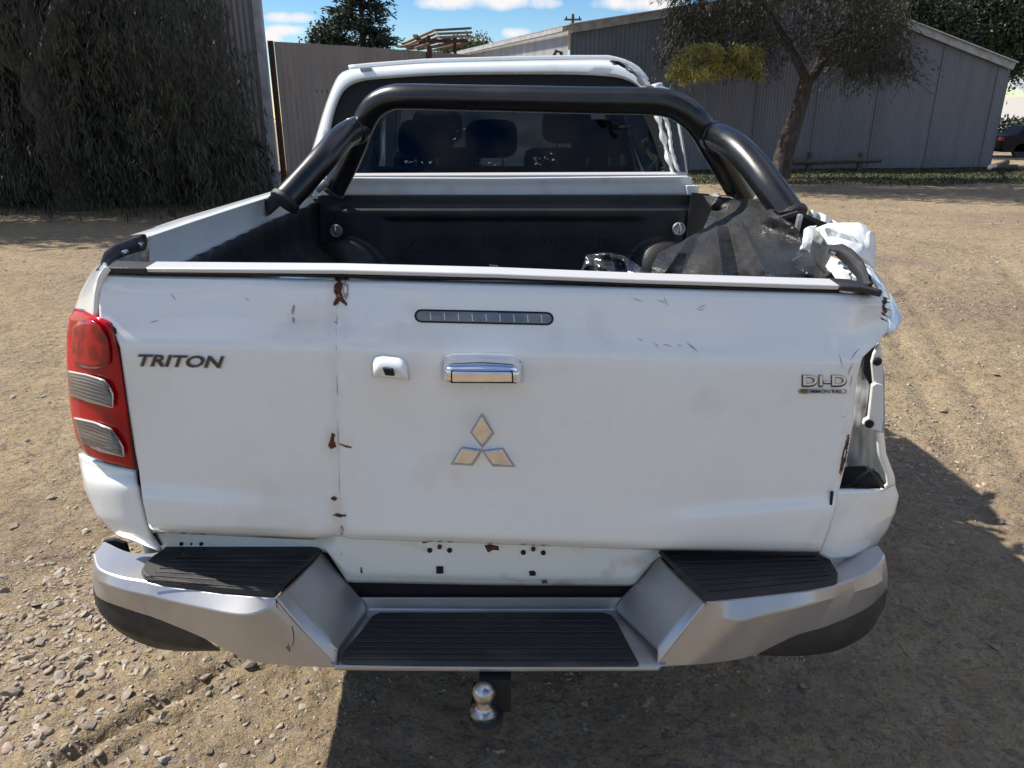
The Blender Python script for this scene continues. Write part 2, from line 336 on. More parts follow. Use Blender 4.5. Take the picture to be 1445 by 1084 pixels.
M['olive'] = leafmat('olive_brown_needles', [(.026, .028, .016), (.018, .02, .013), (.045, .044, .024), (.03, .026, .018)], trans=.12)
M['yellow'] = leafmat('yellow_green_leaves', [(.30, .27, .07), (.22, .21, .06), (.38, .33, .09), (.18, .18, .06)], trans=.5)
M['dkgreen'] = leafmat('dark_conifer_leaves', [(.018, .03, .018), (.03, .045, .024), (.04, .055, .03)], trans=.1)
M['green'] = leafmat('mid_green_leaves', [(.03, .05, .02), (.05, .075, .03), (.07, .09, .04)], trans=.2)
M['grass'] = leafmat('short_green_grass', [(.035, .05, .016), (.055, .068, .024), (.09, .085, .04), (.028, .036, .015)], trans=.2)
M['bark'] = mat('dark_bark', (.05, .04, .034), .9, col2=(.10, .08, .065), cscale=14, bump=.03, bscale=22, stretch=(1, 1, .25))
M['log'] = mat('weathered_log', (.13, .105, .08), .9, col2=(.07, .06, .05), cscale=12, bump=.01, bscale=30)
M['tin'] = mat('dusty_tan_corrugated_iron', (.265, .23, .212), .6, col2=(.205, .175, .16), cscale=.9, cpos=(.4, .65), metal=.1, stretch=(2.5, 2.5, .5), col3=(.2, .12, .08), c3scale=2.2, c3pos=(.64, .8))
M['tin_shed'] = mat('grey_corrugated_iron', (.235, .215, .21), .6, col2=(.18, .165, .155), cscale=.8, metal=.1, stretch=(2, 2, .4))
M['rusty'] = mat('rusty_steel_post', (.10, .04, .025), .85, col2=(.05, .025, .02), cscale=14, bump=.004, bscale=50)
M['blue_wall'] = mat('faded_blue_grey_sheet', (.17, .17, .195), .6, col2=(.13, .13, .15), cscale=.7, cpos=(.4, .7), stretch=(3, 3, .4), col3=(.15, .14, .15), c3scale=2, c3pos=(.6, .85))
M['blue_rib'] = mat('blue_grey_corrugated_iron', (.135, .155, .19), .5, metal=.15, col2=(.10, .12, .15), cscale=1.2)
M['pale_tin'] = mat('pale_zinc_corrugated_iron', (.52, .53, .54), .45, metal=.3, col2=(.42, .42, .42), cscale=1.5, stretch=(2, 2, .5))
M['fascia'] = mat('faded_fascia', (.40, .42, .45), .6, col2=(.3, .28, .27), cscale=4)
M['timber'] = mat('weathered_plank', (.34, .26, .17), .8, col2=(.18, .13, .09), cscale=5, stretch=(.5, 4, 4))
M['timber2'] = mat('dark_plank', (.13, .10, .085), .8, col2=(.2, .16, .12), cscale=6)
M['car'] = mat('dark_maroon_car_paint', (.012, .004, .007), .5, coat=0, spec=.2)
M['house'] = mat('cream_house_wall', (.42, .41, .40), .8)
M['brick'] = mat('brown_paddock_soil', (.26, .15, .085), .9, col2=(.2, .13, .08), cscale=1)

# ------------------------------------------------------------------ ground
def hgt(x, y):
    # gentle undulation, wheel ruts and clods
    h = .035*mnoise.noise(Vector((x*.35, y*.35, 3)))+.014*mnoise.noise(Vector((x*1.3, y*1.3, 9)))
    near = max(0, 1-max(0, y-6)/10)
    if near > 0:
        h += near*(.010*mnoise.noise(Vector((x*6, y*6, 1)))+.006*mnoise.fractal(Vector((x*16, y*16, 5)), .9, 2.1, 3))
        h += near*.012*max(0, mnoise.noise(Vector((x*3.2, y*9, 12))))
        for (a, b_, c, wd, dp) in ((-.98, .9, 1.75, .03, .030), (-.86, .9, 1.75, .022, .022), (-1.75, .3, 2.5, .09, .025), (2.2, .35, 3.2, .08, .03), (2.5, .35, 3.2, .07, .025), (3.6, .5, 4.2, .1, .03)):
            d = (x-a)-b_*(y-c); h -= near*dp*math.exp(-(d/wd)**2)*(.5+.5*mnoise.noise(Vector((x*3, y*3, 7)))+.3)
    return h
def ground_patch(name, xs, ys, m):
    V = [(x, y, hgt(x, y)) for y in ys for x in xs]
    nx = len(xs); Fc = [(j*nx+i, j*nx+i+1, (j+1)*nx+i+1, (j+1)*nx+i) for j in range(len(ys)-1) for i in range(nx-1)]
    return V, Fc
xs = np.unique(np.round(np.r_[-60, -30, -18, np.linspace(-12, -5, 12), np.linspace(-5, -2.2, 50), np.linspace(-2.2, 3.2, 200), np.linspace(3.2, 7, 60), np.linspace(7, 14, 16), 20, 35, 70], 4))
ys = np.unique(np.round(np.r_[-60, -20, -6, -2, 0, .8, np.linspace(1.2, 5, 190), np.linspace(5, 9, 80), np.linspace(9, 20, 50), 24, 30, 40, 60, 100, 300], 4))
V, Fc = ground_patch('ground', xs, ys, None)
g = mesh_obj('ground', V, Fc, M['ground'], smooth=180, kind='structure')
far = MB(); far.V = [(-600, -600, -.06), (600, -600, -.06), (600, 700, -.06), (-600, 700, -.06)]; far.F = [(0, 1, 2, 3)]
far.build('terrain', M['ground'], kind='structure')

def ico(sub):
    import bmesh
    bm = bmesh.new(); bmesh.ops.create_icosphere(bm, subdivisions=sub, radius=1)
    v = np.array([x.co[:] for x in bm.verts]); f = np.array([[q.index for q in x.verts] for x in bm.faces]); bm.free(); return v, f
def np_mesh(name, V, Fc, m, parent=None, smooth=False):
    me = bpy.data.meshes.new(name); nf, k = Fc.shape
    me.vertices.add(len(V)); me.vertices.foreach_set('co', V.astype(np.float32).ravel())
    me.loops.add(nf*k); me.loops.foreach_set('vertex_index', Fc.astype(np.int32).ravel())
    me.polygons.add(nf); me.polygons.foreach_set('loop_start', np.arange(0, nf*k, k, dtype=np.int32)); me.polygons.foreach_set('loop_total', np.full(nf, k, np.int32))
    me.update(calc_edges=True); me.validate()
    o = link(bpy.data.objects.new(name, me)); me.materials.append(m)
    if smooth: me.shade_smooth()
    if parent: attach(o, parent)
    return o
def rock_variants(sub, k):
    v, f = ico(sub); out = []
    for _ in range(k):
        q = v.copy()
        for _p in range(9):
            nrm = rng.normal(size=3); nrm /= np.linalg.norm(nrm); dlim = rng.uniform(.3, .72); dd = q@nrm; ex = np.maximum(dd-dlim, 0); q = q-ex[:, None]*nrm
        out.append(q*1.3)
    return np.array(out), f
VARS = {1: rock_variants(1, 40), 2: rock_variants(2, 50)}
def scatter_stones(pts, sizes, sub):
    var, f = VARS[sub]; n = len(pts); nv = var.shape[1]
    sc = np.stack([sizes*rng.uniform(.55, 1.5, n), sizes*rng.uniform(.55, 1.2, n), sizes*rng.uniform(.2, .62, n)], 1)
    W = var[rng.integers(0, len(var), n)]*sc[:, None, :]
    a = rng.uniform(0, 6.28, n); b_ = rng.uniform(-.45, .45, n)
    ca, sa, cb_, sb = np.cos(a), np.sin(a), np.cos(b_), np.sin(b_)
    x, y, z = W[..., 0], W[..., 1], W[..., 2]
    x, z = x*cb_[:, None]-z*sb[:, None], x*sb[:, None]+z*cb_[:, None]
    x, y = x*ca[:, None]-y*sa[:, None], x*sa[:, None]+y*ca[:, None]
    W = np.stack([x, y, z], -1)+pts[:, None, :]
    return W.reshape(-1, 3), (f[None]+(np.arange(n)*nv)[:, None, None]).reshape(-1, 3)
def stones_region(n, x0, x1, y0, y1, smin, smax, dens=True):
    x = rng.uniform(x0, x1, n); y = rng.uniform(y0, y1, n)
    if dens:
        k = np.array([mnoise.noise(Vector((a*1.1, b_*1.1, 20))) for a, b_ in zip(x, y)]); pr = np.clip(.30+k*2.6, .04, 1); kp = rng.uniform(0, 1, n) < pr; x, y = x[kp], y[kp]
    s = smin*(smax/smin)**(rng.power(.45, len(x)))
    z = np.array([hgt(a, b_) for a, b_ in zip(x, y)])
    return np.stack([x, y, z-s*.02], 1), s
VV, FF, off = [], [], 0
for (args, sub) in (((30000, -2.2, .2, 1.2, 3.6, .0016, .0075), 1), ((16000, .0, 3.2, 1.2, 4.0, .0025, .010), 1), ((2600, -2.2, 3.0, 1.2, 4.2, .006, .019), 2),
                    ((24000, -7, 7, 3.2, 9, .005, .020), 1), ((9000, -14, 14, 8, 17, .012, .038), 1)):
    p, s = stones_region(*args); v, f = scatter_stones(p, s, sub); VV.append(v); FF.append(f+off); off += len(v)
# a denser drift of crushed rock at the near left
n = 3000; x = rng.normal(-1.48, .28, n); y = rng.normal(1.95, .45, n); s = .0035*(5.5)**rng.power(.5, n)
z = np.array([hgt(a, b_) for a, b_ in zip(x, y)]); v, f = scatter_stones(np.stack([x, y, z+s*.1], 1), s, 2); VV.append(v); FF.append(f+off)
o = np_mesh('gravel', np.vstack(VV), np.vstack(FF), M['stone']); o['kind'] = 'stuff'; tag(o, 'crushed tan and grey gravel scattered over the yard', 'gravel')

# loose rocks big enough to pick out
rockm = []
RV, RF = rock_variants(2, 6)
for k in range(6):
    v = RV[k].copy(); v[:, 2] *= .6
    me = bpy.data.meshes.new('loose_rock'); me.from_pydata(v.tolist(), [], RF.tolist()); me.materials.append(M['rock']); rockm.append(me)
spots = [(130, 795+34, 13), (348, 1000-56, 17), (55, 905, 14), (130, 1025, 15), (219, 1018, 10), (48, 905+40, 9), (190, 932, 11), (28, 868, 12), (70, 850, 10), (142, 982, 9), (15, 975, 22), (172, 1005, 8),
         (345, 1058, 11), (432, 966, 9), (400, 985, 9), (296, 1062, 9), (95, 1060, 9), (60, 1040, 8), (1335, 577, 11), (1400, 915, 12), (1405, 528, 10), (1130, 975, 8), (825, 1000, 9), (1030, 1020, 11), (780, 985, 7),
         (1290, 860, 8), (1340, 770, 9), (1425, 735, 9), (1390, 690, 9), (60, 560, 7), (18, 560, 8), (40, 620, 8), (70, 700, 8), (20, 740, 9), (95, 860, 8), (250, 1040, 8), (12, 1010, 12), (228, 985, 7), (455, 1030, 8), (380, 1075, 10)]
for i, (px, py, sz) in enumerate(spots):
    p = PZ(px, py, 0.0); d = p[1]*CT+CH*ST; r_ = sz/F*d*.62
    o = link(bpy.data.objects.new('loose_rock', rockm[i % 6])); o.location = (p[0], p[1], hgt(p[0], p[1])+r_*.18); o.scale = (r_*random.uniform(.8, 1.3), r_, r_*random.uniform(.7, 1.1)); o.rotation_euler = (random.uniform(-.2, .2), random.uniform(-.2, .2), random.uniform(0, 6.28))
    tag(o, 'angular grey brown rock lying loose on the gravel yard', 'rock', 'loose rocks on the yard')

# ------------------------------------------------------------------ background
def corrugated(p0, p1, ztop0, ztop1, pitch, amp, zb=0.0, per=6):
    """vertical-ribbed sheet from p0 to p1 (xy), top height varying"""
    p0 = Vector((*p0, 0)); p1 = Vector((*p1, 0)); d = p1-p0; Ln = d.length; d.normalize(); nrm = Vector((d.y, -d.x, 0))
    n = max(2, int(Ln/pitch*per)); V = []
    for i in range(n+1):
        s = Ln*i/n; q = p0+d*s+nrm*(amp*math.sin(2*math.pi*s/pitch)); zt = lerp(ztop0, ztop1, i/n)
        V += [(q.x, q.y, zb), (q.x, q.y, zt)]
    return V, [(2*i, 2*i+2, 2*i+3, 2*i+1) for i in range(n)]

# left shed
sh = thing('corrugated_shed', 'tall grey corrugated shed behind the weeping tree at left', 'shed', (-9, 16.5, 0))
xa = P(384, 200, 16.3)[0]
for k in range(7):
    x1 = xa-.1-k*1.7; V, Fc = corrugated((x1-1.7, 16.3+.01*(k % 2)), (x1, 16.3+.01*(k % 2)), 5.6, 5.6, .115, .014); mesh_obj('wall_sheet', V, Fc, M['tin_shed'], sh, smooth=60)
MB().box((xa-.1, 16.22, 0), (xa+.06, 16.36, 5.6)).build('corner_flashing', M['fascia'], sh)
V, Fc = corrugated((xa+.02, 16.37), (xa*26/16.3-.5, 26), 5.6, 5.6, .115, .014); mesh_obj('side_wall', V, Fc, M['tin_shed'], sh, smooth=60)
MB().add([(xa-12.2, 16.05, 5.62), (xa+.2, 16.05, 5.62), (xa*26/16.3-.3, 26.2, 5.62), (xa-12.2, 26.2, 5.62)], [(0, 1, 2, 3)]).build('roof', M['tin_shed'], sh, solid=.12)

# fence of corrugated sheets
fe = thing('corrugated_fence', 'high tan corrugated iron fence between the two sheds', 'fence', (-2.5, 19, 0))
A = np.array(P(386, 58, 16.6)); B = np.array(P(606, 73, 19.2)); Cc = np.array(P(800, 88, 23.0))
def fence_run(A, B, n):
    for k in range(n):
        a = A+(B-A)*k/n; b_ = A+(B-A)*(k+1)/n; V, Fc = corrugated((a[0], a[1]+.012*(k % 2)), (b_[0], b_[1]+.012*(k % 2)), a[2]+random.uniform(-.012, .012), b_[2], .125, .014, .02)
        mesh_obj('fence_sheet', V, Fc, M['tin'], fe, smooth=60)
fence_run(A, B, 5); fence_run(B, Cc, 5)
for q, m_, w_ in ((A+np.array([-.06, -.04, 0]), 'rusty', .10), (B+np.array([.0, -.09, .12]), 'rusty', .11), (Cc, 'rusty', .1)):
    MB().box((q[0]-w_/2, q[1]-w_/2, 0), (q[0]+w_/2, q[1]+w_/2, q[2])).build('post', M[m_], fe, bevel=.006)
for zr in (.6, 2.2): MB().beam((A[0], A[1]+.06, zr), (B[0], B[1]+.06, zr), .05, .08).beam((B[0], B[1]+.06, zr), (Cc[0], Cc[1]+.06, zr), .05, .08).build('rail', M['rusty'], fe)

# big right shed (gable wall facing the yard)
rs = thing('gabled_shed', 'long low gabled shed with faded blue grey wall behind the tree', 'shed', (9, 26, 0))
prof = [(1.8, 4.26), (4.66, 4.72), (9.64, 5.5), (16.85, 3.33)]
def roofz(x):
    return float(np.interp(x, [p[0] for p in prof], [p[1] for p in prof]))
def wy(x): return 25.0+(x-1.8)*.133
x = 1.8
while x < 5.9:
    V, Fc = corrugated((x, wy(x)), (x+.82, wy(x+.82)), roofz(x), roofz(x+.82), .14, .016); mesh_obj('ribbed_sheet', V, Fc, M['blue_rib'], rs, smooth=60); x += .82
i = 0
while x < 16.8:
    x2 = min(16.82, x+1.05); 
    if x2-x < .1: break
    yy = .003*(i % 2); xm = [x+.008, (x+x2)/2, x2-.008]; mid = 9.64 if x < 9.64 < x2 else (x+x2)/2
    for (a_, b_) in (((x-.01, mid), (mid, x2+.01)) if x < 9.64 < x2 else ((x-.01, x2+.01),)):
        V, Fc = corrugated((a_, wy(a_)+yy), (b_, wy(b_)+yy), roofz(a_), roofz(b_), .105, .009, .05); mesh_obj('wall_panel', V, Fc, M['blue_wall'], rs, smooth=60)
    if i % 2: MB().box((x2-.02, wy(x2)-.028, .05), (x2+.02, wy(x2)-.018, roofz(x2)-.1)).build('cover_strip', M['blue_wall'], rs)
    x = x2; i += 1
for (a, b_) in zip(prof[:-1], prof[1:]):
    f_ = MB().beam((a[0]-.0, wy(a[0])-.12, a[1]-.02), (b_[0]+.0, wy(b_[0])-.12, b_[1]-.02), .06, .24); f_.build('barge_board', M['fascia'], rs)
    MB().add([(a[0]-.05, wy(a[0])-.25, a[1]+.11), (b_[0]+.05, wy(b_[0])-.25, b_[1]+.11), (b_[0]-7.9, 43.3, b_[1]+.11), (a[0]-8.0, 43.3, a[1]+.11)], [(0, 1, 2, 3)]).build('roof', M['pale_tin'], rs, solid=.03)
for k in range(6):
    y0 = 25.0+k*3.2; t0, t1 = k/6, (k+1)/6; V, Fc = corrugated((lerp(1.74, -6.2, t1), lerp(25, 43, t1)), (lerp(1.74, -6.2, t0), lerp(25, 43, t0)), 4.2, 4.2, .14, .016); mesh_obj('side_sheet', V, Fc, M['pale_tin'], rs, smooth=60)
MB().beam((1.60, 24.8, 4.22), (-6.4, 43.2, 4.22), .14, .12).build('gutter', M['fascia'], rs)
MB().add([(16.84, 27.05, 0), (9.0, 44, 0), (9.0, 44, 3.3), (16.84, 27.05, 3.3)], [(0, 1, 2, 3)]).build('side_wall', M['blue_wall'], rs, solid=.04)
MB().tube([(1.55, 24.6, 2.6), (1.55, 24.6, 3.25), (1.5, 24.6, 3.55), (1.35, 24.6, 3.6), (1.22, 24.6, 3.35), (1.15, 24.6, 2.9)], .05, 8).build('downpipe', M['rusty'], rs, smooth=60)

# leaves ------------------------------------------------------------
def leaves(name, C_, D_, length, width, m, parent, kind='stuff'):
    n = len(C_); D_ = D_/np.linalg.norm(D_, axis=1, keepdims=True)
    s = np.cross(D_, rng.normal(size=(n, 3))); s /= np.linalg.norm(s, axis=1, keepdims=True)
    L = (length*rng.uniform(.6, 1.4, n))[:, None]; W = (width*rng.uniform(.6, 1.4, n))[:, None]
    V = np.stack([C_-s*W*.3, C_+D_*L*.5-s*W, C_+D_*L, C_+D_*L*.5+s*W], 1).reshape(-1, 3)
    V[np.arange(n)*4] = C_
    o = np_mesh(name, V, np.arange(n*4).reshape(-1, 4), m, parent)
    if kind: o['kind'] = kind
    return o
def blobpts(c, r, n, shell=.5):
    d = rng.normal(size=(n, 3)); d /= np.linalg.norm(d, axis=1, keepdims=True)
    return np.array(c)+d*np.array(r)*(rng.uniform(shell, 1, n)[:, None])
def limb(mb, p0, p1, r0, r1, wob=.08, n=6):
    p0 = np.array(p0, float); p1 = np.array(p1, float); L_ = np.linalg.norm(p1-p0); pts = []
    for i in range(n+1):
        t = i/n; q = p0+(p1-p0)*t
        if 0 < i < n: q = q+rng.normal(size=3)*wob*L_*.25
        pts.append(tuple(q))
    mb.tube(pts, [lerp(r0, r1, i/n) for i in range(n+1)], 8); return pts

# weeping tree at left: hanging strands in tiers
wt = thing('weeping_tree', 'huge dark weeping tree hanging to the ground at left', 'tree', (-8, 14, 0))
mb = MB(); limb(mb, (-8.2, 14.3, -.1), (-8.4, 14.2, 2.4), .38, .3); 
for e in ((-11, 13.6, 5), (-6.2, 13.4, 5.2), (-8.4, 14.6, 6), (-9.8, 12.8, 4.6), (-6.8, 14.8, 4.4)): limb(mb, (-8.4, 14.2, 2.3), e, .2, .05)
mb.build('trunk', M['bark'], wt, smooth=60)
CS, DS = [], []
def strand(top, ln, sway):
    n = max(6, int(ln/.055)); t = rng.uniform(0, 1, n); x = np.stack([top[0]+sway[0]*t**2+rng.normal(0, .035, n), top[1]+sway[1]*t**2+rng.normal(0, .035, n), top[2]-ln*t], 1)
    d = np.stack([rng.normal(0, .35, n)+sway[0]*.5, rng.normal(0, .35, n), -np.ones(n)], 1); CS.append(x); DS.append(d)
# outline of the crown in the picture: right edge reaches px 350 top, 345 mid, 400 low
for k in range(1500):
    yy = rng.uniform(12.2, 16.0); 
    pxr = rng.uniform(-60, 352); pyt = rng.uniform(-60, 235)
    # keep the wall showing at the upper right and a pale gap at the far left
    if pyt < 60 and pxr > 318: continue
    if pxr < 45 and 45 < pyt < 135 and rng.uniform() < .8: continue
    if pxr > 300 and 175 > pyt > 100 and rng.uniform() < .45: continue
    p = P(pxr, pyt, yy); ln = min(p[2]-.1, rng.uniform(.5, 1.5))
    if ln > .1: strand(p, ln, (rng.normal(0, .12), rng.normal(0, .1)))
for k in range(330):   # low skirt spreading right along the ground
    pxr = rng.uniform(-60, 415); lim = np.interp(pxr, [-60, 300, 350, 415], [190, 190, 200, 245]); pyt = rng.uniform(lim, 262); p = P(pxr, pyt, rng.uniform(12.8, 15.9))
    strand(p, min(max(.15, p[2]-.05), rng.uniform(.3, .9)), (rng.normal(.05, .2), rng.normal(0, .15)))
CS = np.vstack(CS); DS = np.vstack(DS)
leaves('crown', CS, DS, .17, .011, M['weep'], wt)
mb = MB()
for k in range(60):
    a = P(rng.uniform(0, 340), rng.uniform(20, 200), rng.uniform(13, 15.5)); mb.tube([a, (a[0]+rng.normal(0, .15), a[1], a[2]-.5), (a[0]+rng.normal(.1, .3), a[1], max(.1, a[2]-1.1))], [.014, .01, .004], 5)
o = mb.build('twig', M['bark'], wt); o['kind'] = 'stuff'
# dense inner mass of finer leaves so the wall does not show through
Cn = np.vstack([blobpts((-10.6, 15.0, 1.6), (5.6, .9, 1.7), 26000, .0), blobpts((-9.6, 14.9, 4.0), (4.4, .9, 1.9), 20000, 0), blobpts((-6.2, 15.2, .9), (1.5, .6, .95), 5000, 0)])
Cn = Cn[Cn[:, 2] > .03]; leaves('inner_foliage', Cn, np.tile([0, 0, -1.], (len(Cn), 1))+rng.normal(0, .4, (len(Cn), 3)), .2, .02, M['weep'], wt)

# right tree: leaning trunk, forked, thin drooping needles
rt = thing('leaning_tree', 'leaning dark tree with forked trunk before the blue grey shed', 'tree', P(1103, 246, 22.5))
mb = MB(); YT = 22.5
def PT(px, py, dy=0): return P(px, py, YT+dy)
def treetube(pl, r0, r1):
    q = smoothpl([PT(*a) for a in pl], 4); mb.tube([tuple(a) for a in q], [lerp(r0, r1, i/(len(q)-1)) for i in range(len(q))], 9)
treetube([(1100, 250), (1107, 215), (1118, 180), (1128, 150), (1138, 112)], .30, .19)
treetube([(1138, 115), (1122, 80, -.3), (1105, 50, -.6), (1085, 15, -1)], .13, .05)
treetube([(1136, 118), (1155, 95, .1), (1164, 60, .3), (1190, 40, 0), (1215, 10, -.3), (1245, -8, -.5)], .16, .05)
treetube([(1158, 90), (1185, 68, -.5), (1225, 62, -.8), (1250, 85, -1)], .08, .02)
treetube([(1110, 62, -.5), (1070, 50, -1), (1030, 70, -1.5), (1000, 85, -1.7)], .06, .02)
treetube([(1164, 60), (1215, 50, -1), (1260, 60, -1.5)], .06, .015)
treetube([(1165, 75), (1195, 98, -.4), (1232, 104, -.6)], .04, .01)
mb.build('trunk', M['bark'], rt, smooth=60)
mb2 = MB(); CS, DS = [], []
def twigs(n, x0, x1, y0, y1, dens, col, ln=(.25, .9), rad=.006, dx=.5):
    for k in range(n):
        px = rng.uniform(x0, x1); py = rng.uniform(y0, y1); p = np.array(P(px, py, YT+rng.uniform(-1.8, .8)))
        L_ = rng.uniform(*ln); a = rng.normal(0, dx); q = p+np.array([a*L_, rng.normal(0, .2), -L_]); m_ = (p+q)/2+rng.normal(0, .07, 3)
        mb2.tube([tuple(p), tuple(m_), tuple(q)], [rad, rad*.7, rad*.3], 3, cap=False)
        nn = dens; t = rng.uniform(0, 1, nn)[:, None]; c = p+(q-p)*t+rng.normal(0, .05, (nn, 3)); CS.append(c); DS.append((q-p)/L_+rng.normal(0, .35, (nn, 3)))
twigs(820, 945, 1235, -60, 62, 15, 0)
twigs(420, 940, 1090, -20, 78, 13, 0)
twigs(620, 1195, 1285, -20, 95, 9, 0, dx=.7)
twigs(240, 1165, 1265, 30, 92, 5, 0, dx=.9)
mb2.build('twig', M['bark'], rt)['kind'] = 'stuff'
leaves('crown', np.vstack(CS), np.vstack(DS), .17, .012, M['olive'], rt)
cl = []
for k in range(46):
    px = rng.uniform(948, 1072); py = rng.uniform(62, 108)+8*abs(px-1005)/60; q = np.array(P(px, py, 19.8+rng.uniform(-.5, .5))); cl.append(blobpts(q, (.17, .17, .15), 95, 0)+rng.normal(0, .05, (95, 3)))
c = np.vstack(cl); leaves('yellowing_foliage', c, rng.normal(0, .6, c.shape)+np.array([0, -.1, -.8]), .13, .016, M['yellow'], rt)
mb = MB()
for k in range(7): limb(mb, PT(1095, 52, -1), P(rng.uniform(955, 1060), rng.uniform(70, 105), 19.9), .03, .008, .1, 5)
mb.build('limb', M['bark'], rt)['kind'] = 'stuff'
c = np.vstack([blobpts((5.5, 19.5, 7.2), (4.2, 3.0, 1.6), 9000, .2), blobpts((1.5, 20.5, 7.6), (3.0, 2.4, 1.4), 4000, .2), blobpts((10, 19, 6.9), (3.2, 2.4, 1.2), 4500, .2)])  # unseen crown above the frame, placed to shade the yard and shed
leaves('upper_crown', c, rng.normal(0, .5, c.shape)+np.array([0, 0, -1]), .34, .035, M['olive'], rt)
c = np.vstack([blobpts((-13, 13.2, 6.4), (5, 1.8, 1.5), 9000, .2), blobpts((-8, 13.6, 6.8), (3, 1.8, 1.5), 5000, .2)])  # likewise out of view, added for shade on the left ground
leaves('upper_crown', c, rng.normal(0, .5, c.shape)+np.array([0, 0, -1]), .34, .035, M['weep'], wt)
# generic trees
def tree(name, label, c0, th, blobs_, n, size, m, group=None):
    t = thing(name, label, 'tree', c0, group); mb = MB(); limb(mb, c0, (c0[0], c0[1], c0[2]+th), .25, .08, .05)
    for b_ in blobs_: limb(mb, (c0[0], c0[1], c0[2]+th*.6), b_[0], .08, .02, .1, 4)
    mb.build('trunk', M['bark'], t, smooth=60)
    vol = [b_[1][0]*b_[1][1]*b_[1][2] for b_ in blobs_]; tot = sum(vol); cs = []
    for b_, v_ in zip(blobs_, vol):
        k = int(n*v_/tot)//26+1; cc = blobpts(b_[0], b_[1], k, .55)
        cs.append((cc[:, None, :]+rng.normal(0, size*2.6, (k, 26, 3))).reshape(-1, 3))
    cs = np.vstack(cs); leaves('crown', cs, rng.normal(size=cs.shape)+np.array([0, 0, -.4]), size*1.8, size*.5, m, t)
    return t
YP = 32
def bl(px, py, rx, ry, Y=YP, ry_=None): 
    s = Y*1.05/F; return (P(px, py, Y), (rx*s, rx*s*.8, ry*s))
pine = [bl(512, -25, 16, 20), bl(508, 10, 30, 22), bl(520, 38, 38, 18), bl(500, 55, 44, 14), bl(528, 18, 18, 12), bl(545, 50, 22, 14), bl(530, 62, 36, 16)]
pt = thing('pine_tree', 'dark conical pine behind the tan corrugated fence', 'tree', (P(512, 60, YP)[0], YP, 0))
bx0 = P(512, 60, YP)[0]; MB().tube([(bx0, YP, 0), (bx0, YP, 8.2)], [.22, .04], 8).build('trunk', M['bark'], pt, smooth=60)
mb = MB(); CS, DS = [], []; z = 2.6
while z < 8.2:
    rr = .35+1.35*(1-(z-2.6)/5.9)**.8
    for k in range(7):
        a = rng.uniform(0, 6.28); r_ = rr*rng.uniform(.65, 1.15); e = np.array([bx0+r_*math.cos(a), YP+r_*math.sin(a), z+rng.uniform(-.1, .2)]); b0 = np.array([bx0, YP, z-.05])
        mb.tube([tuple(b0), tuple((b0+e)/2+[0, 0, .06]), tuple(e)], [.03, .02, .008], 4)
        t = rng.uniform(.25, 1.05, 85)[:, None]; c = b0+(e-b0)*t+rng.normal(0, 1, (85, 3))*np.array([.1, .1, .07])*(1.2-.4*t); CS.append(c); DS.append((e-b0)/r_+rng.normal(0, .5, (85, 3))+[0, 0, -.2])
    z += .17
mb.build('branch', M['bark'], pt)['kind'] = 'stuff'; leaves('crown', np.vstack(CS), np.vstack(DS), .16, .03, M['dkgreen'], pt)
tree('pine_tree', 'small dark bushy tree left of the tall conical pine', (P(462, 60, 31)[0], 31, 0), 4.5, [bl(462, 48, 16, 10, 31), bl(470, 62, 24, 12, 31), bl(448, 62, 12, 8, 31)], 3600, .08, M['dkgreen'])
tree('pale_tree', 'small pale green treetop showing over the fence beside the plank stack', (P(668, 70, 44)[0], 44, 0), 5.0, [bl(668, 68, 20, 9, 44), bl(640, 75, 20, 8, 44)], 3500, .09, M['green'])
tree('leafy_tree', 'dark leafy tree rising behind the shed roof below the sky gaps', (13.5, 36, 0), 7, [bl(1300, 20, 55, 26, 36), bl(1250, 5, 60, 18, 36), bl(1345, 45, 40, 22, 36), bl(1320, 70, 60, 30, 37)], 30000, .09, M['dkgreen'])
tree('leafy_tree', 'tall dark leafy tree at the top right corner behind the shed', (24.5, 37, 0), 9, [bl(1400, 20, 62, 45, 37), bl(1440, 60, 50, 45, 37), bl(1412, 92, 32, 30, 37), bl(1370, -15, 50, 30, 37), bl(1470, 10, 60, 50, 37)], 42000, .09, M['green'])
# plank stack on a raised rack, behind the fence
ps = thing('plank_stack', 'jumbled stack of weathered planks on a rack showing over the fence', 'timber stack', P(615, 70, 21))
PY = 21.0
def plank(a, b_, wd, hh, m_, dy=0): MB().beam(P(a[0], a[1], PY+dy), P(b_[0], b_[1], PY+dy+.8), wd, hh).build('plank', M[m_], ps)
for (a, b_, m_) in [((568, 62), (612, 43), 'timber'), ((612, 43), (663, 40), 'timber2'), ((572, 65), (616, 47), 'timber'), ((616, 48), (664, 46), 'timber'), ((580, 66), (620, 52), 'timber2'), ((618, 53), (662, 51), 'timber'),
                    ((585, 68), (640, 52), 'timber'), ((600, 68), (655, 56), 'timber2'), ((590, 70), (648, 61), 'timber'), ((612, 71), (658, 60), 'timber'), ((562, 66), (598, 66), 'timber'), ((575, 69), (605, 68), 'timber2'), ((620, 70), (650, 66), 'timber2'), ((585, 50), (603, 68), 'timber2')]:
    plank(a, b_, .12, .055, m_, random.uniform(-.3, .3))
for px in (603, 640): MB().box((P(px, 60, PY)[0]-.04, PY+.3, 0), (P(px, 60, PY)[0]+.04, PY+.38, P(px, 48, PY)[2])).build('rack_post', M['rusty'], ps)
MB().beam(P(595, 58, PY), P(660, 58, PY), .08, .08).build('rack_rail', M['rusty'], ps)
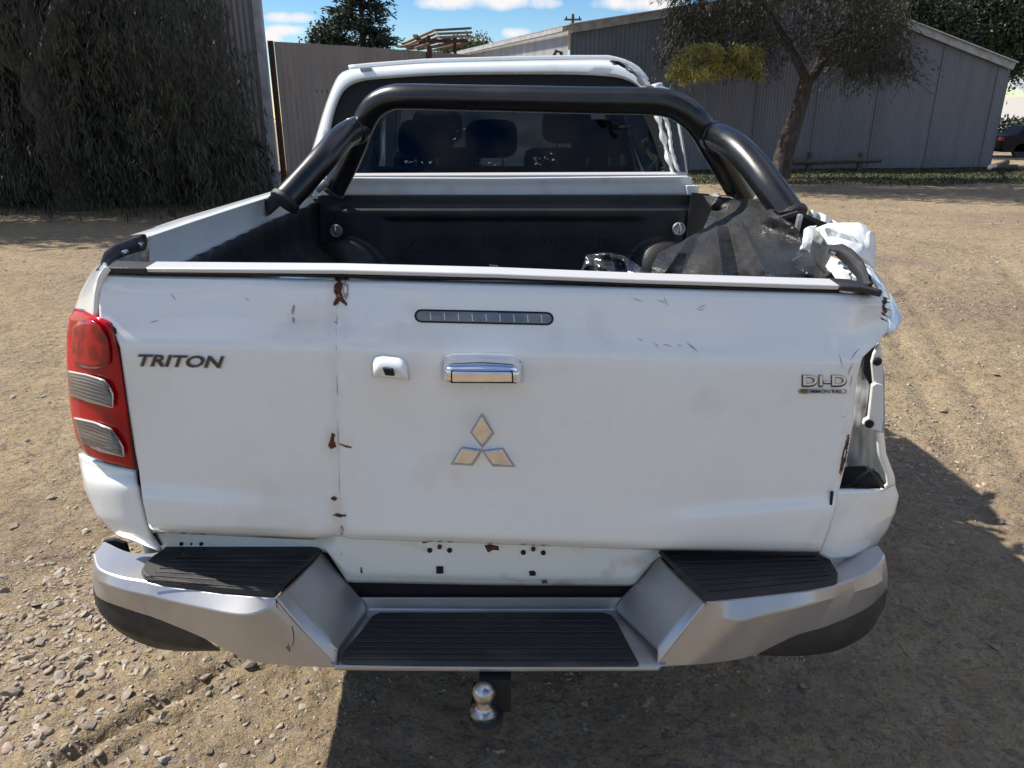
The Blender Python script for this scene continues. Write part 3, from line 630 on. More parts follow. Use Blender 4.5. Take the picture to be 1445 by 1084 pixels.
# power pole
pp = thing('power_pole', 'distant timber power pole with crossarm above the shed roof', 'power pole', P(808, 60, 62))
a = P(808, 20, 62); MB().tube([(a[0], 62, 0), (a[0], 62, a[2])], [.16, .11], 8).build('pole', M['log'], pp, smooth=60)
MB().box((a[0]-.65, 61.85, a[2]-.45), (a[0]+.65, 61.97, a[2]-.33)).build('crossarm', M['log'], pp)
for dx in (-.5, 0, .5): MB().lathe((a[0]+dx, 61.9, a[2]-.33), [(.05, 0), (.07, .06), (.04, .14), (.01, .2)], n=8).build('insulator', M['void'], pp)

# log barriers
def logrun(label, a, b_, z, posts, r=.09, cat='log rail'):
    t = thing('log_rail', label, cat, PZ(a[0], a[1]+12, 0))
    Yv = 25.4; A_ = P(*a, Yv); B_ = P(*b_, Yv); mb = MB(); limb(mb, A_, B_, r, r*.9, .01); mb.build('rail', M['log'], t, smooth=60)
    for px in posts:
        q = P(px, 225, Yv+.12); MB().tube([(q[0], q[1], -.1), (q[0]+.02, q[1], q[2]+.22)], [.1, .095], 8).build('post', M['log'], t, smooth=60)
logrun('low weathered log rail on posts right of the leaning tree', (1118, 229), (1243, 226), .5, (1141, 1213))
t = thing('fallen_log', 'short log lying against the blue grey shed wall', 'log', PZ(1345, 240, 0)); mb = MB(); limb(mb, PZ(1330, 233, .12), PZ(1357, 232, .14), .09, .08, .01); mb.build('log', M['log'], t, smooth=60)
t = thing('fallen_log', 'two stacked logs lying at the right corner of the shed', 'log pile', PZ(1410, 240, 0)); 
mb = MB(); limb(mb, PZ(1392, 236, .1), PZ(1435, 236, .12), .10, .09, .01); mb.build('log', M['log'], t, smooth=60); mb = MB(); limb(mb, PZ(1396, 236, .26), PZ(1421, 229, .3), .08, .08, .01); mb.build('log', M['log'], t, smooth=60)
mb = MB(); limb(mb, PZ(1397, 235, .7), PZ(1404, 236, .05), .04, .03, .01); mb.build('stick', M['fascia'], t, smooth=60)

# grass strip at the shed's foot
n = 26000; x = rng.uniform(4, 24, n); y = rng.uniform(19.4, 26.5, n)
edge = np.array([20.3+.9*mnoise.noise(Vector((a*.5, 0, 4)))+.4*mnoise.noise(Vector((a*2, 0, 4))) for a in x]); k = (y > edge+rng.normal(0, .35, len(x))) & (y < 24.9+(x-1.8)*.133+1.5*(x > 17)); x, y = x[k], y[k]
c = np.stack([x, y, np.full(len(x), 0.0)+np.array([hgt(a, b_) for a, b_ in zip(x, y)])], 1); d = rng.normal(0, .45, c.shape)+np.array([0, 0, 1.])
o = leaves('grass', c, d, .065, .018, M['grass'], None); tag(o, 'short dark green grass growing along the shed wall', 'grass')
V = []; nr = 10
xsg = np.linspace(4, 24, 90)
for xx in xsg:
    e = 20.1+.9*mnoise.noise(Vector((xx*.5, 0, 4)))+.4*mnoise.noise(Vector((xx*2, 0, 4))); e1 = 25.1+(xx-1.8)*.133+(1.5 if xx > 17.2 else 0)
    for k in range(nr+1): yy = lerp(e, e1, k/nr); V.append((xx, yy, hgt(xx, yy)+(.012 if k else -.01)))
Fg = [(i*(nr+1)+k, (i+1)*(nr+1)+k, (i+1)*(nr+1)+k+1, i*(nr+1)+k+1) for i in range(len(xsg)-1) for k in range(nr)]
M['turf'] = mat('turf_soil', (.04, .05, .02), .9, col2=(.10, .08, .05), cscale=2.5, cpos=(.45, .7), bump=.02, bscale=12)
mesh_obj('turf', V, Fg, M['turf'], kind='structure')

# dark sedan at the right edge
def sedan(x0, y0, L_=4.6, W_=1.75):
    t = thing('parked_car', 'dark maroon sedan parked beyond the shed at the right edge', 'car', (x0+L_/2, y0+.9, 0))
    side = [(0, .55), (.02, .8), (.10, .95), (.75, 1.0), (1.25, 1.36), (2.0, 1.43), (2.75, 1.36), (3.45, .98), (4.3, .85), (4.55, .68), (4.58, .4), (4.4, .25), (.2, .25), (.04, .35)]
    V = []; 
    for k, yy in enumerate((0, .12, W_-.12, W_)):
        for (a, b_) in side:
            ins = 0
            if b_ > 1.02: yq = lerp(yy, W_/2, .2)
            else: yq = yy
            s_ = .97 if k in (0, 3) else 1.0
            V.append((x0+lerp(L_/2, a, s_), y0+yq, lerp(.6, b_, s_)))
    m_ = len(side); Fc = [tuple(range(m_))[::-1], tuple(3*m_+i for i in range(m_))]
    Fc = [tuple(range(m_)), tuple(3*m_+i for i in range(m_))[::-1]]
    for k in range(3):
        for i in range(m_): j = (i+1) % m_; Fc.append((k*m_+i, (k+1)*m_+i, (k+1)*m_+j, k*m_+j))
    mesh_obj('body', V, Fc, M['car'], t, smooth=35)
    yw = y0+.12
    MB().add([(x0+.98, yw, 1.03), (x0+1.95, yw, 1.03), (x0+1.95, yw+.06, 1.36), (x0+1.36, yw+.06, 1.33)], [(0, 1, 2, 3)]).build('window', M['void'], t, solid=.01)
    MB().add([(x0+2.03, yw, 1.03), (x0+3.1, yw, 1.03), (x0+2.66, yw+.06, 1.34), (x0+2.03, yw+.06, 1.36)], [(0, 1, 2, 3)]).build('window', M['void'], t, solid=.01)
    MB().box((x0-.02, y0+.02, .72), (x0+.42, y0+.3, .9)).build('tail_lamp', M['red'], t, bevel=.02)
    for wx in (.95, 3.65):
        w_ = MB().lathe((x0+wx, y0+.22, .32), [(.2, 0), (.31, .02), (.325, .08), (.32, .2), (.3, .22)], 'y', 20).build('wheel', M['tyre'], t, smooth=40)
        MB().lathe((x0+wx, y0+.02, .32), [(.21, -.02), (.2, .02), (.05, .0)], 'y', 16).build('rim', M['alloy'], w_, smooth=30)
sedan(22.1, 35.0)
# far-off: house, hedge, bare paddock strip
h_ = thing('far_house', 'pale weatherboard house far off at the right edge', 'house', (45, 70, 0))
MB().box((46, 70, 0), (62, 78, 3.6)).build('wall', M['house'], h_); MB().add([(45.5, 69.5, 3.6), (62.5, 69.5, 3.6), (62.5, 74, 5.6), (45.5, 74, 5.6)], [(0, 1, 2, 3)]).build('roof', M['fascia'], h_, solid=.1)
hc = np.stack([rng.uniform(30, 60, 9000), rng.uniform(56, 57.5, 9000), rng.uniform(.2, 1.75, 9000)], 1); hh = leaves('hedge', hc, rng.normal(size=hc.shape), .3, .09, M['dkgreen'], None); tag(hh, 'clipped dark hedge across the far side at right', 'hedge')
MB().add([(24, 41, .02), (70, 41, .02), (90, 56, .02), (30, 56, .02)], [(0, 1, 2, 3)]).build('paddock', M['brick'], kind='structure')

# ================================================================== the truck
tk = thing('utility_truck', 'damaged white twin cab ute with black sports bar and creased tailgate, seen from behind', 'pickup truck', (-.06, 3.2, 0))
XC = -.055
# ---- tailgate
TT = [(150, 384), (205, 387), (480, 392), (850, 402), (1185, 411), (1245, 415)]
TB = [(215, 752), (330, 757), (440, 762), (474, 757), (480, 757), (495, 761), (700, 768), (900, 776), (1155, 781)]
TL = [(150, 384), (143, 398), (139, 425), (140, 449), (158, 463), (169, 490), (180, 570), (191, 640), (196, 665), (200, 700), (208, 738), (215, 752)]
TR = [(1245, 415), (1254, 438), (1252, 466), (1233, 489), (1216, 505), (1208, 540), (1203, 600), (1196, 640), (1184, 690), (1177, 720), (1168, 750), (1155, 781)]
pf = [(0, 1.465), (.012, 1.446), (.04, 1.438), (.09, 1.432), (.16, 1.4235), (.22, 1.413), (.25, 1.407), (.275, 1.403), (.31, 1.4015), (.36, 1.4015), (.5, 1.402), (.7, 1.404), (.80, 1.405), (.965, 1.400), (.985, 1.405), (1, 1.425)]
pfx = [p[0] for p in pf]; pfy = [p[1] for p in pf]
def foldx(py): return float(np.interp(py, [380, 430, 520, 700, 760], [478, 474, 474, 478, 482]))
def TGY(px, py):
    yt = float(np.interp(px, [p[0] for p in TT], [p[1] for p in TT])); yb = float(np.interp(px, [p[0] for p in TB], [p[1] for p in TB]))
    v = (py-yt)/(yb-yt); Y = float(np.interp(v, pfx, pfy))
    # lower swage, fading in the middle
    yc = float(np.interp(px, [200, 430, 700, 930, 1160], [692, 712, 742, 728, 706])); amp = max(1-sstep(260, 560, px), sstep(800, 1050, px))
    s = (py-yc)/16.0; 
    if -1.2 < s: Y -= .010*amp*sstep(-1, 1, s)*(1-sstep(0, 1, (py-yc-16)/60))
    # crash fold
    dx = px-foldx(py); Y += .008*math.exp(-abs(dx)/7)+.010*math.exp(-((dx+18)/60)**2)+.004*math.exp(-((dx-70)/60)**2-((py-600)/130)**2)
    Y += .010*math.exp(-((px-545)/60)**2-((py-610)/60)**2)-.003*math.exp(-((px-560)/60)**2-((py-480)/40)**2)
    # dents
    q = Vector((px/140, py/140, 2)); Y += .0022*mnoise.noise(q)+.0008*mnoise.noise(q*2.3)
    Y += .006*math.exp(-((px-235)/70)**2-((py-398)/9)**2)+.004*math.exp(-((px-120-180)/50)**2-((py-430)/25)**2)
    Y += .008*math.exp(-((px-950)/90)**2-((py-500)/35)**2)*.5
    # right end: stove in and rolled back
    Y += .035*sstep(1150, 1262, px)**1.5*(1-sstep(520, 600, py)) + .018*sstep(1175, 1212, px)*sstep(500, 560, py)
    e = math.sin(py/17.0+px/40.0)*.004*sstep(1160, 1240, px); Y += e
    return Y
G = coons(TT, TB, TL, TR, 320, 120)
def stained():
    m = M['paint'].copy(); m.name = 'stained_tailgate_paint'; n = m.node_tree; L = n.links.new; b = [q for q in n.nodes if q.type == 'BSDF_PRINCIPLED'][0]; src = b.inputs['Base Color'].links[0].from_socket
    t = n.nodes.new('ShaderNodeTexCoord'); cur = src
    for (px, py, rx, rz, f, col) in ((440, 455, .10, .035, .55, (.50, .42, .33)), (474, 410, .022, .05, .7, (.45, .33, .22)), (468, 622, .02, .035, .6, (.45, .33, .23)), (474, 720, .02, .05, .55, (.42, .34, .26)), (560, 470, .12, .022, .35, (.52, .46, .38)), (1230, 425, .05, .03, .6, (.5, .44, .36)), (1190, 640, .02, .07, .5, (.45, .36, .28)), (330, 740, .2, .012, .45, (.5, .45, .38))):
        p = P(px, py, 1.42); mp = n.nodes.new('ShaderNodeMapping'); mp.vector_type = 'POINT'; mp.inputs['Scale'].default_value = (1/rx, 0, 1/rz); mp.inputs['Location'].default_value = (-p[0]/rx, 0, -p[2]/rz); L(t.outputs['Object'], mp.inputs[0])
        ln = n.nodes.new('ShaderNodeVectorMath'); ln.operation = 'LENGTH'; L(mp.outputs[0], ln.inputs[0])
        nz = n.nodes.new('ShaderNodeTexNoise'); nz.inputs['Scale'].default_value = 28; nz.inputs['Detail'].default_value = 8; nz.inputs['Roughness'].default_value = .7; L(t.outputs['Object'], nz.inputs['Vector'])
        ad = n.nodes.new('ShaderNodeMath'); ad.operation = 'MULTIPLY_ADD'; L(nz.outputs[0], ad.inputs[0]); ad.inputs[1].default_value = 2.6; L(ln.outputs['Value'], ad.inputs[2])
        mr_ = n.nodes.new('ShaderNodeMapRange'); L(ad.outputs[0], mr_.inputs[0]); mr_.inputs[1].default_value = 2.5; mr_.inputs[2].default_value = 1.2; mr_.inputs[3].default_value = 0; mr_.inputs[4].default_value = f*.7
        mx = n.nodes.new('ShaderNodeMix'); mx.data_type = 'RGBA'; L(mr_.outputs[0], mx.inputs[0]); L(cur, mx.inputs[6]); mx.inputs[7].default_value = (*col, 1); cur = mx.outputs[2]
    L(cur, b.inputs['Base Color']); return m
M['stained'] = stained()
tg = gsurf('tailgate', G, M['stained'], tk, Yf=lambda x, y, u, v: TGY(x, y), smooth=42, solid=.028)
tg['label'] = 'creased white tailgate with rusty tears'
MB().box((-.78, 1.475, .74), (.66, 1.50, 1.29)).build('tailgate_inner', M['liner'], tk)
# top trim with its end caps
def railbar(name, pl, h, Y0, dep, m, parent=tk, bev=.003):
    A_ = [P(x, y, Y0) for x, y in pl]; mb = MB(); V = []
    for p in A_: hh = h/F*1.5; V += [(p[0], p[1], p[2]-hh), (p[0], p[1]-.002, p[2]), (p[0], p[1]+dep, p[2]+.004), (p[0], p[1]+dep, p[2]-hh)]
    n = len(pl); Fc = [(4*i+a, 4*(i+1)+a, 4*(i+1)+(a+1) % 4, 4*i+(a+1) % 4) for i in range(n-1) for a in range(4)]+[(0, 1, 2, 3), (4*n-1, 4*n-2, 4*n-3, 4*n-4)]
    return mesh_obj(name, V, Fc, m, parent, bevel=bev, smooth=50)
railbar('top_trim', [(203, 378), (480, 380.5), (700, 386), (900, 394), (1185, 403)], 6.5, 1.443, .05, M['trim'])
railbar('trim_end_cap', [(148, 377), (206, 378.5)], 8, 1.440, .05, M['black'])
railbar('trim_end_cap', [(1184, 403), (1215, 405), (1244, 412)], 8, 1.440, .06, M['black'])
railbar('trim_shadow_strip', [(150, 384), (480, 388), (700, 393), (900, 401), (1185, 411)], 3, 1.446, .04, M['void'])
def tplate(name, poly, depth, m, parent=tg, off=.001, bevel=0, **k):
    return plate(name, poly, lambda a, b_: TGY(a, b_)-off, depth+off, m, parent, bevel=bevel, **k)
def sm(poly, n=4): 
    q = smoothpl(list(poly)+[poly[0]], n)[:-1]; return [tuple(a) for a in q]
# ---- high stop lamp
def rbar(x0, y0, x1, y1, slope, r, k=6):
    c0, c1 = (x0+r, (y0+y1)/2), (x1-r, (y0+y1)/2); pts = []
    for i in range(k+1): a = math.pi/2+math.pi*i/k; pts.append((c0[0]+r*math.cos(a), c0[1]-r*math.sin(a)))
    for i in range(k+1): a = -math.pi/2+math.pi*i/k; pts.append((c1[0]+r*math.cos(a), c1[1]-r*math.sin(a)))
    return [(x, y+(x-(x0+x1)/2)*slope) for x, y in pts]
tplate('stop_lamp_frame', rbar(584, 438.5, 781, 457.5, .022, 9.5), .01, M['void'], off=.0015, bevel=.001)
tplate('stop_lamp', rbar(587, 441, 778, 455, .022, 7), .01, M['stop'], off=.003, bevel=.001)
for i in range(9):
    x = 606+i*19.6; y = 448+(x-682)*.022; tplate('lamp_rib', [(x, y-5), (x+1.2, y-5), (x+2.2, y+5.5), (x+1, y+5.5)], .002, M['lens_edge'], off=.0042)
# ---- handle (chrome, bulging)
Gh = coons([(626, 506), (637, 501.5), (680, 500.5), (722, 503), (735, 510)], [(623, 538), (650, 540), (700, 541), (737, 541)], [(626, 506), (623, 515), (623, 538)], [(735, 510), (738, 518), (737, 541)], 28, 12)
def hy(x, y, u, v):
    e = min(u, 1-u)*16; return 1.396-.046*min(1, e)**.5*math.sin(min(1, v*1.5)*math.pi/2)**1.25+.006*max(0, v-.65)
gsurf('handle', Gh, M['chrome'], tg, Yf=hy, smooth=60, solid=.006)
plate('handle_lever', [(637, 524), (722, 525), (723, 540), (637, 540)], 1.3475, .02, M['chrome'], tg, bevel=.004)
plate('handle_slot', [(635.8, 523.2), (723.3, 524.2), (724.3, 540.8), (635.8, 540.8)], 1.3500, .02, M['void'], tg)
tplate('handle_surround', sm([(621, 540), (621, 510), (632, 499), (680, 497), (726, 500), (740, 512), (741, 545), (735, 555), (680, 560), (630, 555)]), .002, M['paint'], off=.0012, bevel=.001)
# ---- camera housing
Gc = coons([(526, 502), (540, 500), (562, 502.5), (572, 508)], [(523, 531), (540, 533), (560, 535), (578, 537.5)], [(526, 502), (523, 514), (523, 531)], [(572, 508), (576, 518), (578, 537.5)], 16, 12)
def cy(x, y, u, v):
    e = min(1, min(u, 1-u)*7)**.5; return TGY(x, y)+.001-.030*e*math.sin(min(1, v*1.35)*math.pi/2)**.8*(1-.25*sstep(.75, 1, v))
gsurf('camera_housing', Gc, M['paint'], tg, Yf=cy, smooth=60, solid=.006)
plate('camera_lens', [(539, 520), (553, 521.5), (556, 531), (543, 530)], 1.363, .01, M['void'], tg, bevel=.001)
# ---- emblem: three diamonds
def diamond(pts):
    cx = sum(p[0] for p in pts)/4; cyy = sum(p[1] for p in pts)/4; a = []
    tplate('emblem_backing', [(lerp(cx, x, 1.09)+.3, lerp(cyy, y, 1.09)+.4) for x, y in pts], .001, M['badge_edge'], off=.0015)
    def yv(x, y): return TGY(x, y)
    V = [P(x, y, yv(x, y)) for x, y in pts]+[P(lerp(x, cx, .20), lerp(y, cyy, .20), 1.3895) for x, y in pts]
    Fc = [(i, (i+1) % 4, 4+(i+1) % 4, 4+i) for i in range(4)]+[(4, 5, 6, 7)]
    ar = sum(pts[i][0]*pts[(i+1) % 4][1]-pts[(i+1) % 4][0]*pts[i][1] for i in range(4))
    if ar > 0: Fc = [f[::-1] for f in Fc]
    mesh_obj('emblem_diamond', V, Fc, M['chrome2'], tg, bevel=.0008)
diamond([(679.5, 584.5), (695.5, 611), (680, 631), (664, 610)])
diamond([(651, 631.5), (679.5, 635), (666, 656), (636.5, 654.5)])
diamond([(709, 633), (725, 658), (694.5, 657), (680.5, 636)])
# ---- lettering
def text_mesh(body, offset=0., ext=.05, bev=0):
    c = bpy.data.curves.new('lettering', 'FONT'); c.body = body; c.size = 1; c.extrude = ext; c.offset = offset; c.resolution_u = 3; c.bevel_depth = bev
    o = bpy.data.objects.new('tmp', c); S.collection.objects.link(o); dg = bpy.context.evaluated_depsgraph_get(); dg.update()
    me = bpy.data.meshes.new_from_object(o.evaluated_get(dg)); bpy.data.objects.remove(o); return me
def lettering(body, x0, y0, x1, y1, m, Yf, depth, slope=0, shear=0, offset=.01, parent=tg, name='badge_lettering', grow=0, caps=None):
    me = text_mesh(body, offset); co = np.array([v.co[:] for v in me.vertices]); mn, mx = co.min(0), co.max(0); V = []
    for c in co:
        u = (c[0]-mn[0])/(mx[0]-mn[0]); v = (c[1]-mn[1])/(mx[1]-mn[1]); px = lerp(x0-grow, x1+grow, u)+shear*(v-.5)*(y1-y0); py = lerp(y1+grow, y0-grow, v)+slope*(u-.5)*(x1-x0)
        V.append(P(px, py, Yf(px, py)-(depth if c[2] > 0 else -.001)))
    for v, q in zip(me.vertices, V): v.co = q
    me.update(); return finish(name, me, m, parent)
lettering('TRITON', 191, 501, 314, 519, M['badge_edge'], TGY, .002, slope=.025, shear=.35, offset=.045)
lettering('TRITON', 193, 502, 312, 518, M['dark_chrome'], TGY, .0045, slope=.025, shear=.35, offset=.012)
lettering('DI-D', 1131, 529.5, 1195, 546.5, M['dark_chrome'], TGY, .002, offset=.045)
lettering('DI-D', 1133, 530, 1194, 544, M['bright'], TGY, .0045, offset=.012)
tplate('badge_plate', rbar(1126, 548, 1195, 557.5, .0, 3.5), .002, M['gold'], off=.002, bevel=.0006)
lettering('COMMON RAIL', 1131, 550, 1190, 555.5, M['void'], lambda a, b_: TGY(a, b_)-.0048, .001, offset=.012)
# ---- rusty tears along the fold
def jag(poly):
    out = []
    for a, b_ in zip(poly, poly[1:]+poly[:1]):
        L_ = math.hypot(b_[0]-a[0], b_[1]-a[1]); k_ = max(1, int(L_/1.6)); out += [(lerp(a[0], b_[0], q/k_)+(random.uniform(-.8, .8) if q else 0), lerp(a[1], b_[1], q/k_)+(random.uniform(-.8, .8) if q else 0)) for q in range(k_)]
    return out
def tear(poly, m='rust', off=.0016): tplate('rust_tear' if m == 'rust' else 'scuff_mark', jag(poly), .0005, M[m], off=off)
tear([(470, 391), (482, 389), (493, 391), (487, 396), (483, 402), (481, 412), (483, 420), (489, 428), (488, 432), (481, 426), (478, 424), (476, 430), (470, 431), (471, 425), (475, 420), (471, 412), (471, 404), (476, 397)])
tear([(486, 397), (491, 402), (491, 416), (488, 424), (484, 418), (483, 408)], 'scuff', .0012)
tear([(468, 611), (472, 613), (471, 622), (474, 631), (467, 634), (463, 630), (465, 621)]); tear([(477, 626), (483, 627), (490, 629), (496, 631), (494, 633), (487, 631), (480, 629)])
tear([(466, 703), (470, 701), (476, 704), (472, 707), (468, 706)]); tear([(469, 727), (476, 725), (481, 727), (486, 726), (488, 729), (481, 730), (474, 729)]); tear([(480, 741), (483, 744), (483.5, 755), (481, 754)])
tear([(413, 430), (415, 432), (413, 444), (411, 441)], 'scuff'); tear([(412, 448), (415, 449), (414, 456), (412, 455)], 'scuff')
def scratch(x0, y0, x1, y1, w_=1.0): 
    a = math.atan2(y1-y0, x1-x0)+math.pi/2; dx, dy = math.cos(a)*w_/2, math.sin(a)*w_/2; mx_, my_ = (x0+x1)/2+random.uniform(-1, 1), (y0+y1)/2+random.uniform(-1, 1)
    tplate('scuff_mark', [(x0, y0), (mx_+dx, my_+dy), (x1, y1), (mx_-dx, my_-dy)], .0003, M['scuff'], off=.0009)
for s in [(982, 437, 996, 430), (985, 439, 994, 436), (936, 418, 943, 432), (928, 424, 938, 428), (892, 421, 906, 426), (923, 484, 930, 491), (935, 486, 948, 489), (956, 486, 962, 488), (968, 483, 985, 497, 1.6), (972, 487, 980, 492), (900, 478, 906, 482),
          (1184, 400+100, 1190, 522), (1200, 508, 1212, 492, 1.5), (1196, 530, 1204, 512, 1.5), (1199, 545, 1202, 530, 1.2), (1188, 588, 1192, 589, 1.2), (345, 421, 352, 424), (240, 414, 248, 424), (210, 456, 224, 452), (470, 455, 474, 456)]: scratch(*s)
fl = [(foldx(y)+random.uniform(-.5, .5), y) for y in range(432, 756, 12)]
tplate('fold_line', fl+[(x+.9, y) for x, y in fl[::-1]], .0002, M['fold'], off=.0007)  # thin strip paints the dark crease line along the fold
for poly in ([(455, 396), (468, 400), (470, 440), (466, 470), (450, 468), (440, 440)], [(350, 398), (400, 404), (396, 416), (356, 412)]): pass
# thin fold line & edge damage at the right
tear([(1247, 420), (1252, 424), (1248, 432), (1252, 440), (1247, 446), (1245, 434)], 'rust'); tear([(1212, 409), (1226, 406), (1243, 409), (1246, 414), (1230, 414), (1216, 416)], 'rust', .003)
tear([(1196, 612), (1199, 614), (1193, 650), (1186, 672), (1184, 668), (1189, 640)], 'rust', .0012)

# ---- tail corner left: quarter panel, lamp
def cornerY(lo, hi): return lambda x, y, u, v: lo+(hi-lo)*(1-u)**1.7
GL = coons([(134, 372), (147, 377)], [(103, 440), (133, 449)], [(146, 366), (134, 376), (122, 395), (112, 415), (103, 440)], [(147, 377), (138, 392), (134, 415), (133, 449)], 10, 24)
gsurf('quarter_panel', GL, M['paint'], tk, Yf=cornerY(1.43, 1.60), smooth=60, solid=.012)
GLb = coons([(110, 640), (130, 650), (160, 658), (189, 663)], [(196, 768), (224, 778)], [(110, 640), (113, 660), (119, 690), (137, 730), (165, 756), (196, 768)], [(189, 663), (191, 680), (196, 706), (204, 738), (213, 762), (224, 778)], 16, 24)
gsurf('quarter_panel', GLb, M['paint'], tk, Yf=lambda x, y, u, v: lerp(1.425+.11*(1-u)**1.8+.03*sstep(.7, 1, v), 1.405+.012*sstep(.6, 1, v)+.10*(1-u)**2*(1-.65*v), sstep(0, .25, v)), smooth=60, solid=.012)
# shadow gap behind tailgate edge and behind the lamp
plate('body_gap', [(138, 380), (150, 381), (150, 440), (172, 470), (190, 560), (205, 660), (214, 745), (228, 770), (214, 770), (196, 700), (188, 640), (120, 630), (104, 560), (104, 450), (136, 440), (134, 410)], 1.47, .03, M['void'], tk)
LT = [(104, 436), (118, 440), (137, 449), (149, 457), (156, 464)]; LB = [(113, 631), (124, 643), (150, 652), (188, 661)]
LL = [(104, 436), (97, 450), (94, 470), (93.5, 510), (96, 550), (101, 590), (107, 618), (113, 631)]; LR = [(156, 464), (162, 484), (167, 510), (173, 555), (179, 600), (184, 635), (188, 661)]
GT = coons(LT, LB, LL, LR, 30, 50)
def lampY(x, y, u, v): return 1.402+.085*(1-u)**2.2-.006*math.sin(math.pi*min(1, v*1.02))
gsurf('lamp_rim', coons([(105, 435), (137, 447.5), (162, 464)], [(112, 632), (150, 654), (195, 663.5)], [(105, 435), (95.5, 470), (95, 510), (112, 632)], [(162, 464), (170, 484), (181, 555), (195, 663.5)], 14, 24), M['black'], tk, Yf=lambda x, y, u, v: lampY(x, y, u, v)+.008, smooth=60, solid=.02)
tl = gsurf('tail_lamp', GT, M['red'], tk, Yf=lampY, smooth=60, solid=.02); tl['label'] = 'red tail lamp with two grey clear bands'
def sm0(p): return [tuple(a) for a in smoothpl(p, 5)]
def lampsub(name, T, B, L_, R_, m, off, nu=20, nv=10, wave=0):
    G_ = coons(T, B, L_, R_, nu, nv)
    def yf(x, y, u, v):
        xl = float(np.interp(y, [p[1] for p in LL], [p[0] for p in LL])); xr = float(np.interp(y, [p[1] for p in LR], [p[0] for p in LR])); 
        return lampY(x, y, max(0, min(1, (x-xl)/(xr-xl))), (y-436)/226)-off+wave*abs(math.sin(v*math.pi*7))
    return gsurf(name, G_, m, tl, Yf=yf, smooth=50, solid=.003)
for (T, B, L_, R_) in (([(95, 525), (120, 530), (145, 538), (153, 547)], [(97, 556), (125, 566), (157, 574)], [(95, 525), (97, 556)], [(153, 547), (157, 558), (157, 574)]),
                       ([(103, 591), (130, 597), (155, 607), (166, 622)], [(113, 624), (140, 636), (173, 643)], [(103, 591), (113, 624)], [(166, 622), (171, 632), (173, 643)])):
    g_ = lambda pl, dx, dy: [(x+dx, y+dy) for x, y in pl]
    lampsub('lens_edge', g_(T, 0, -2), g_(B, 1, 2), [(T[0][0], T[0][1]-2), (B[0][0]+1, B[0][1]+2)], [(R_[0][0], R_[0][1]-2), (R_[1][0]+2, R_[1][1]), (R_[2][0]+1, R_[2][1]+2)], M['lens_edge'], .011)
    lampsub('clear_lens', T, B, L_, R_, M['clear'], .013, nv=42, wave=.002)
lampsub('reflector', sm0([(101, 462), (112, 453), (128, 452), (140, 461)]), sm0([(103, 512), (118, 519), (138, 520), (153, 514)]), [(101, 462), (100, 490), (103, 512)], sm0([(140, 461), (150, 478), (154, 500), (153, 514)]), M['red_dark'], .005)
# ---- black cap and rail at the left
Gk = coons([(140, 371), (146, 355), (160, 345), (185, 336), (205, 330)], [(150, 377), (160, 367), (180, 360), (206, 352)], [(140, 371), (143, 377), (150, 377)], [(205, 330), (208, 340), (206, 352)], 20, 8)
gsurf('corner_cap', Gk, M['black'], tk, Yf=lambda x, y, u, v: 1.50+.24*u-.01*math.sin(v*3.14), smooth=60, solid=.015)
Gk = coons([(150, 377), (160, 367), (180, 360), (206, 350)], [(158, 379), (206, 378)], [(150, 377), (158, 379)], [(206, 350), (206, 378)], 14, 6)
gsurf('rail_end_plate', Gk, M['dull'], tk, Yf=lambda x, y, u, v: 1.505+.235*u, smooth=60, solid=.01)
for (x, y) in ((178, 356), (200, 345)): 
    p = P(x, y, 1.60 if x < 190 else 1.70); MB().lathe(p, [(.006, 0), (.006, .012), (.003, .014)], 'y', 10).build('screw', M['screw'], tk)
RT = [(203, 330, 1.72), (255, 313, 1.95), (315, 294, 2.25), (377, 275, 2.62), (440, 262, 2.95)]
RBm = [(210, 375, 1.72), (262, 350, 1.95), (320, 325, 2.25), (380, 299, 2.62), (440, 278, 2.95)]
r1 = [P(*a) for a in RT]; r2 = [P(*a) for a in RBm]; r0 = [(p[0]-.035, p[1], p[2]-.004) for p in r1]; r1b = [(p[0]+.012, p[1], p[2]-.006) for p in r1]
r3 = [(p[0]+.01, p[1], p[2]-.03) for p in r2]
rows_surf('bed_rail', [r0, r1, r1b, r2, r3], M['paint'], tk, n=24, smooth=35)
# outer bed sides (both), with wheel arches
def archz(y, c, r, lo): 
    d = r*r-(y-c)**2; return max(lo, .38+math.sqrt(d)) if d > 0 else lo
def bodyside(name, sgn, y0, y1, n, top, arch):
    V = []; sec = [0, .04, .12, .3, .5, .7, .88, 1]
    for i in range(n+1):
        y = lerp(y0, y1, i/n); zt = top(y); zb = archz(y, arch, .44, .50); a = sstep(0, 1, (y-1.5)/.25) if y < 1.75 else 1
        hw = (.90 if y < 3 else .92)-.035*(1-sstep(1.5, 2.1, y))
        for s in sec:
            z = lerp(zt, zb, s); fx = np.interp(z, [.45, .55, .75, .95, 1.12, 1.22, 1.36], [.955, .985, 1.0, 1.0, .985, .975, .925])
            V.append((XC+sgn*hw*fx, y, z))
    return mesh_obj(name, V, grid_faces(n, len(sec)-1) if sgn > 0 else [f[::-1] for f in grid_faces(n, len(sec)-1)], M['paint'], tk, smooth=50, solid=.02 if sgn < 0 else .02)
bodyside('bed_side', -1, 1.61, 3.06, 40, lambda y: 1.34 if y > 1.9 else lerp(1.30, 1.34, (y-1.52)/.38), 2.66)
bs = bodyside('bed_side', 1, 1.62, 3.06, 40, lambda y: 1.22+.10*sstep(1.9, 2.6, y), 2.66)
bodyside('cab_side', -1, 3.08, 5.05, 30, lambda y: 1.20, 9); bodyside('cab_side', 1, 3.08, 5.05, 30, lambda y: 1.20, 9)
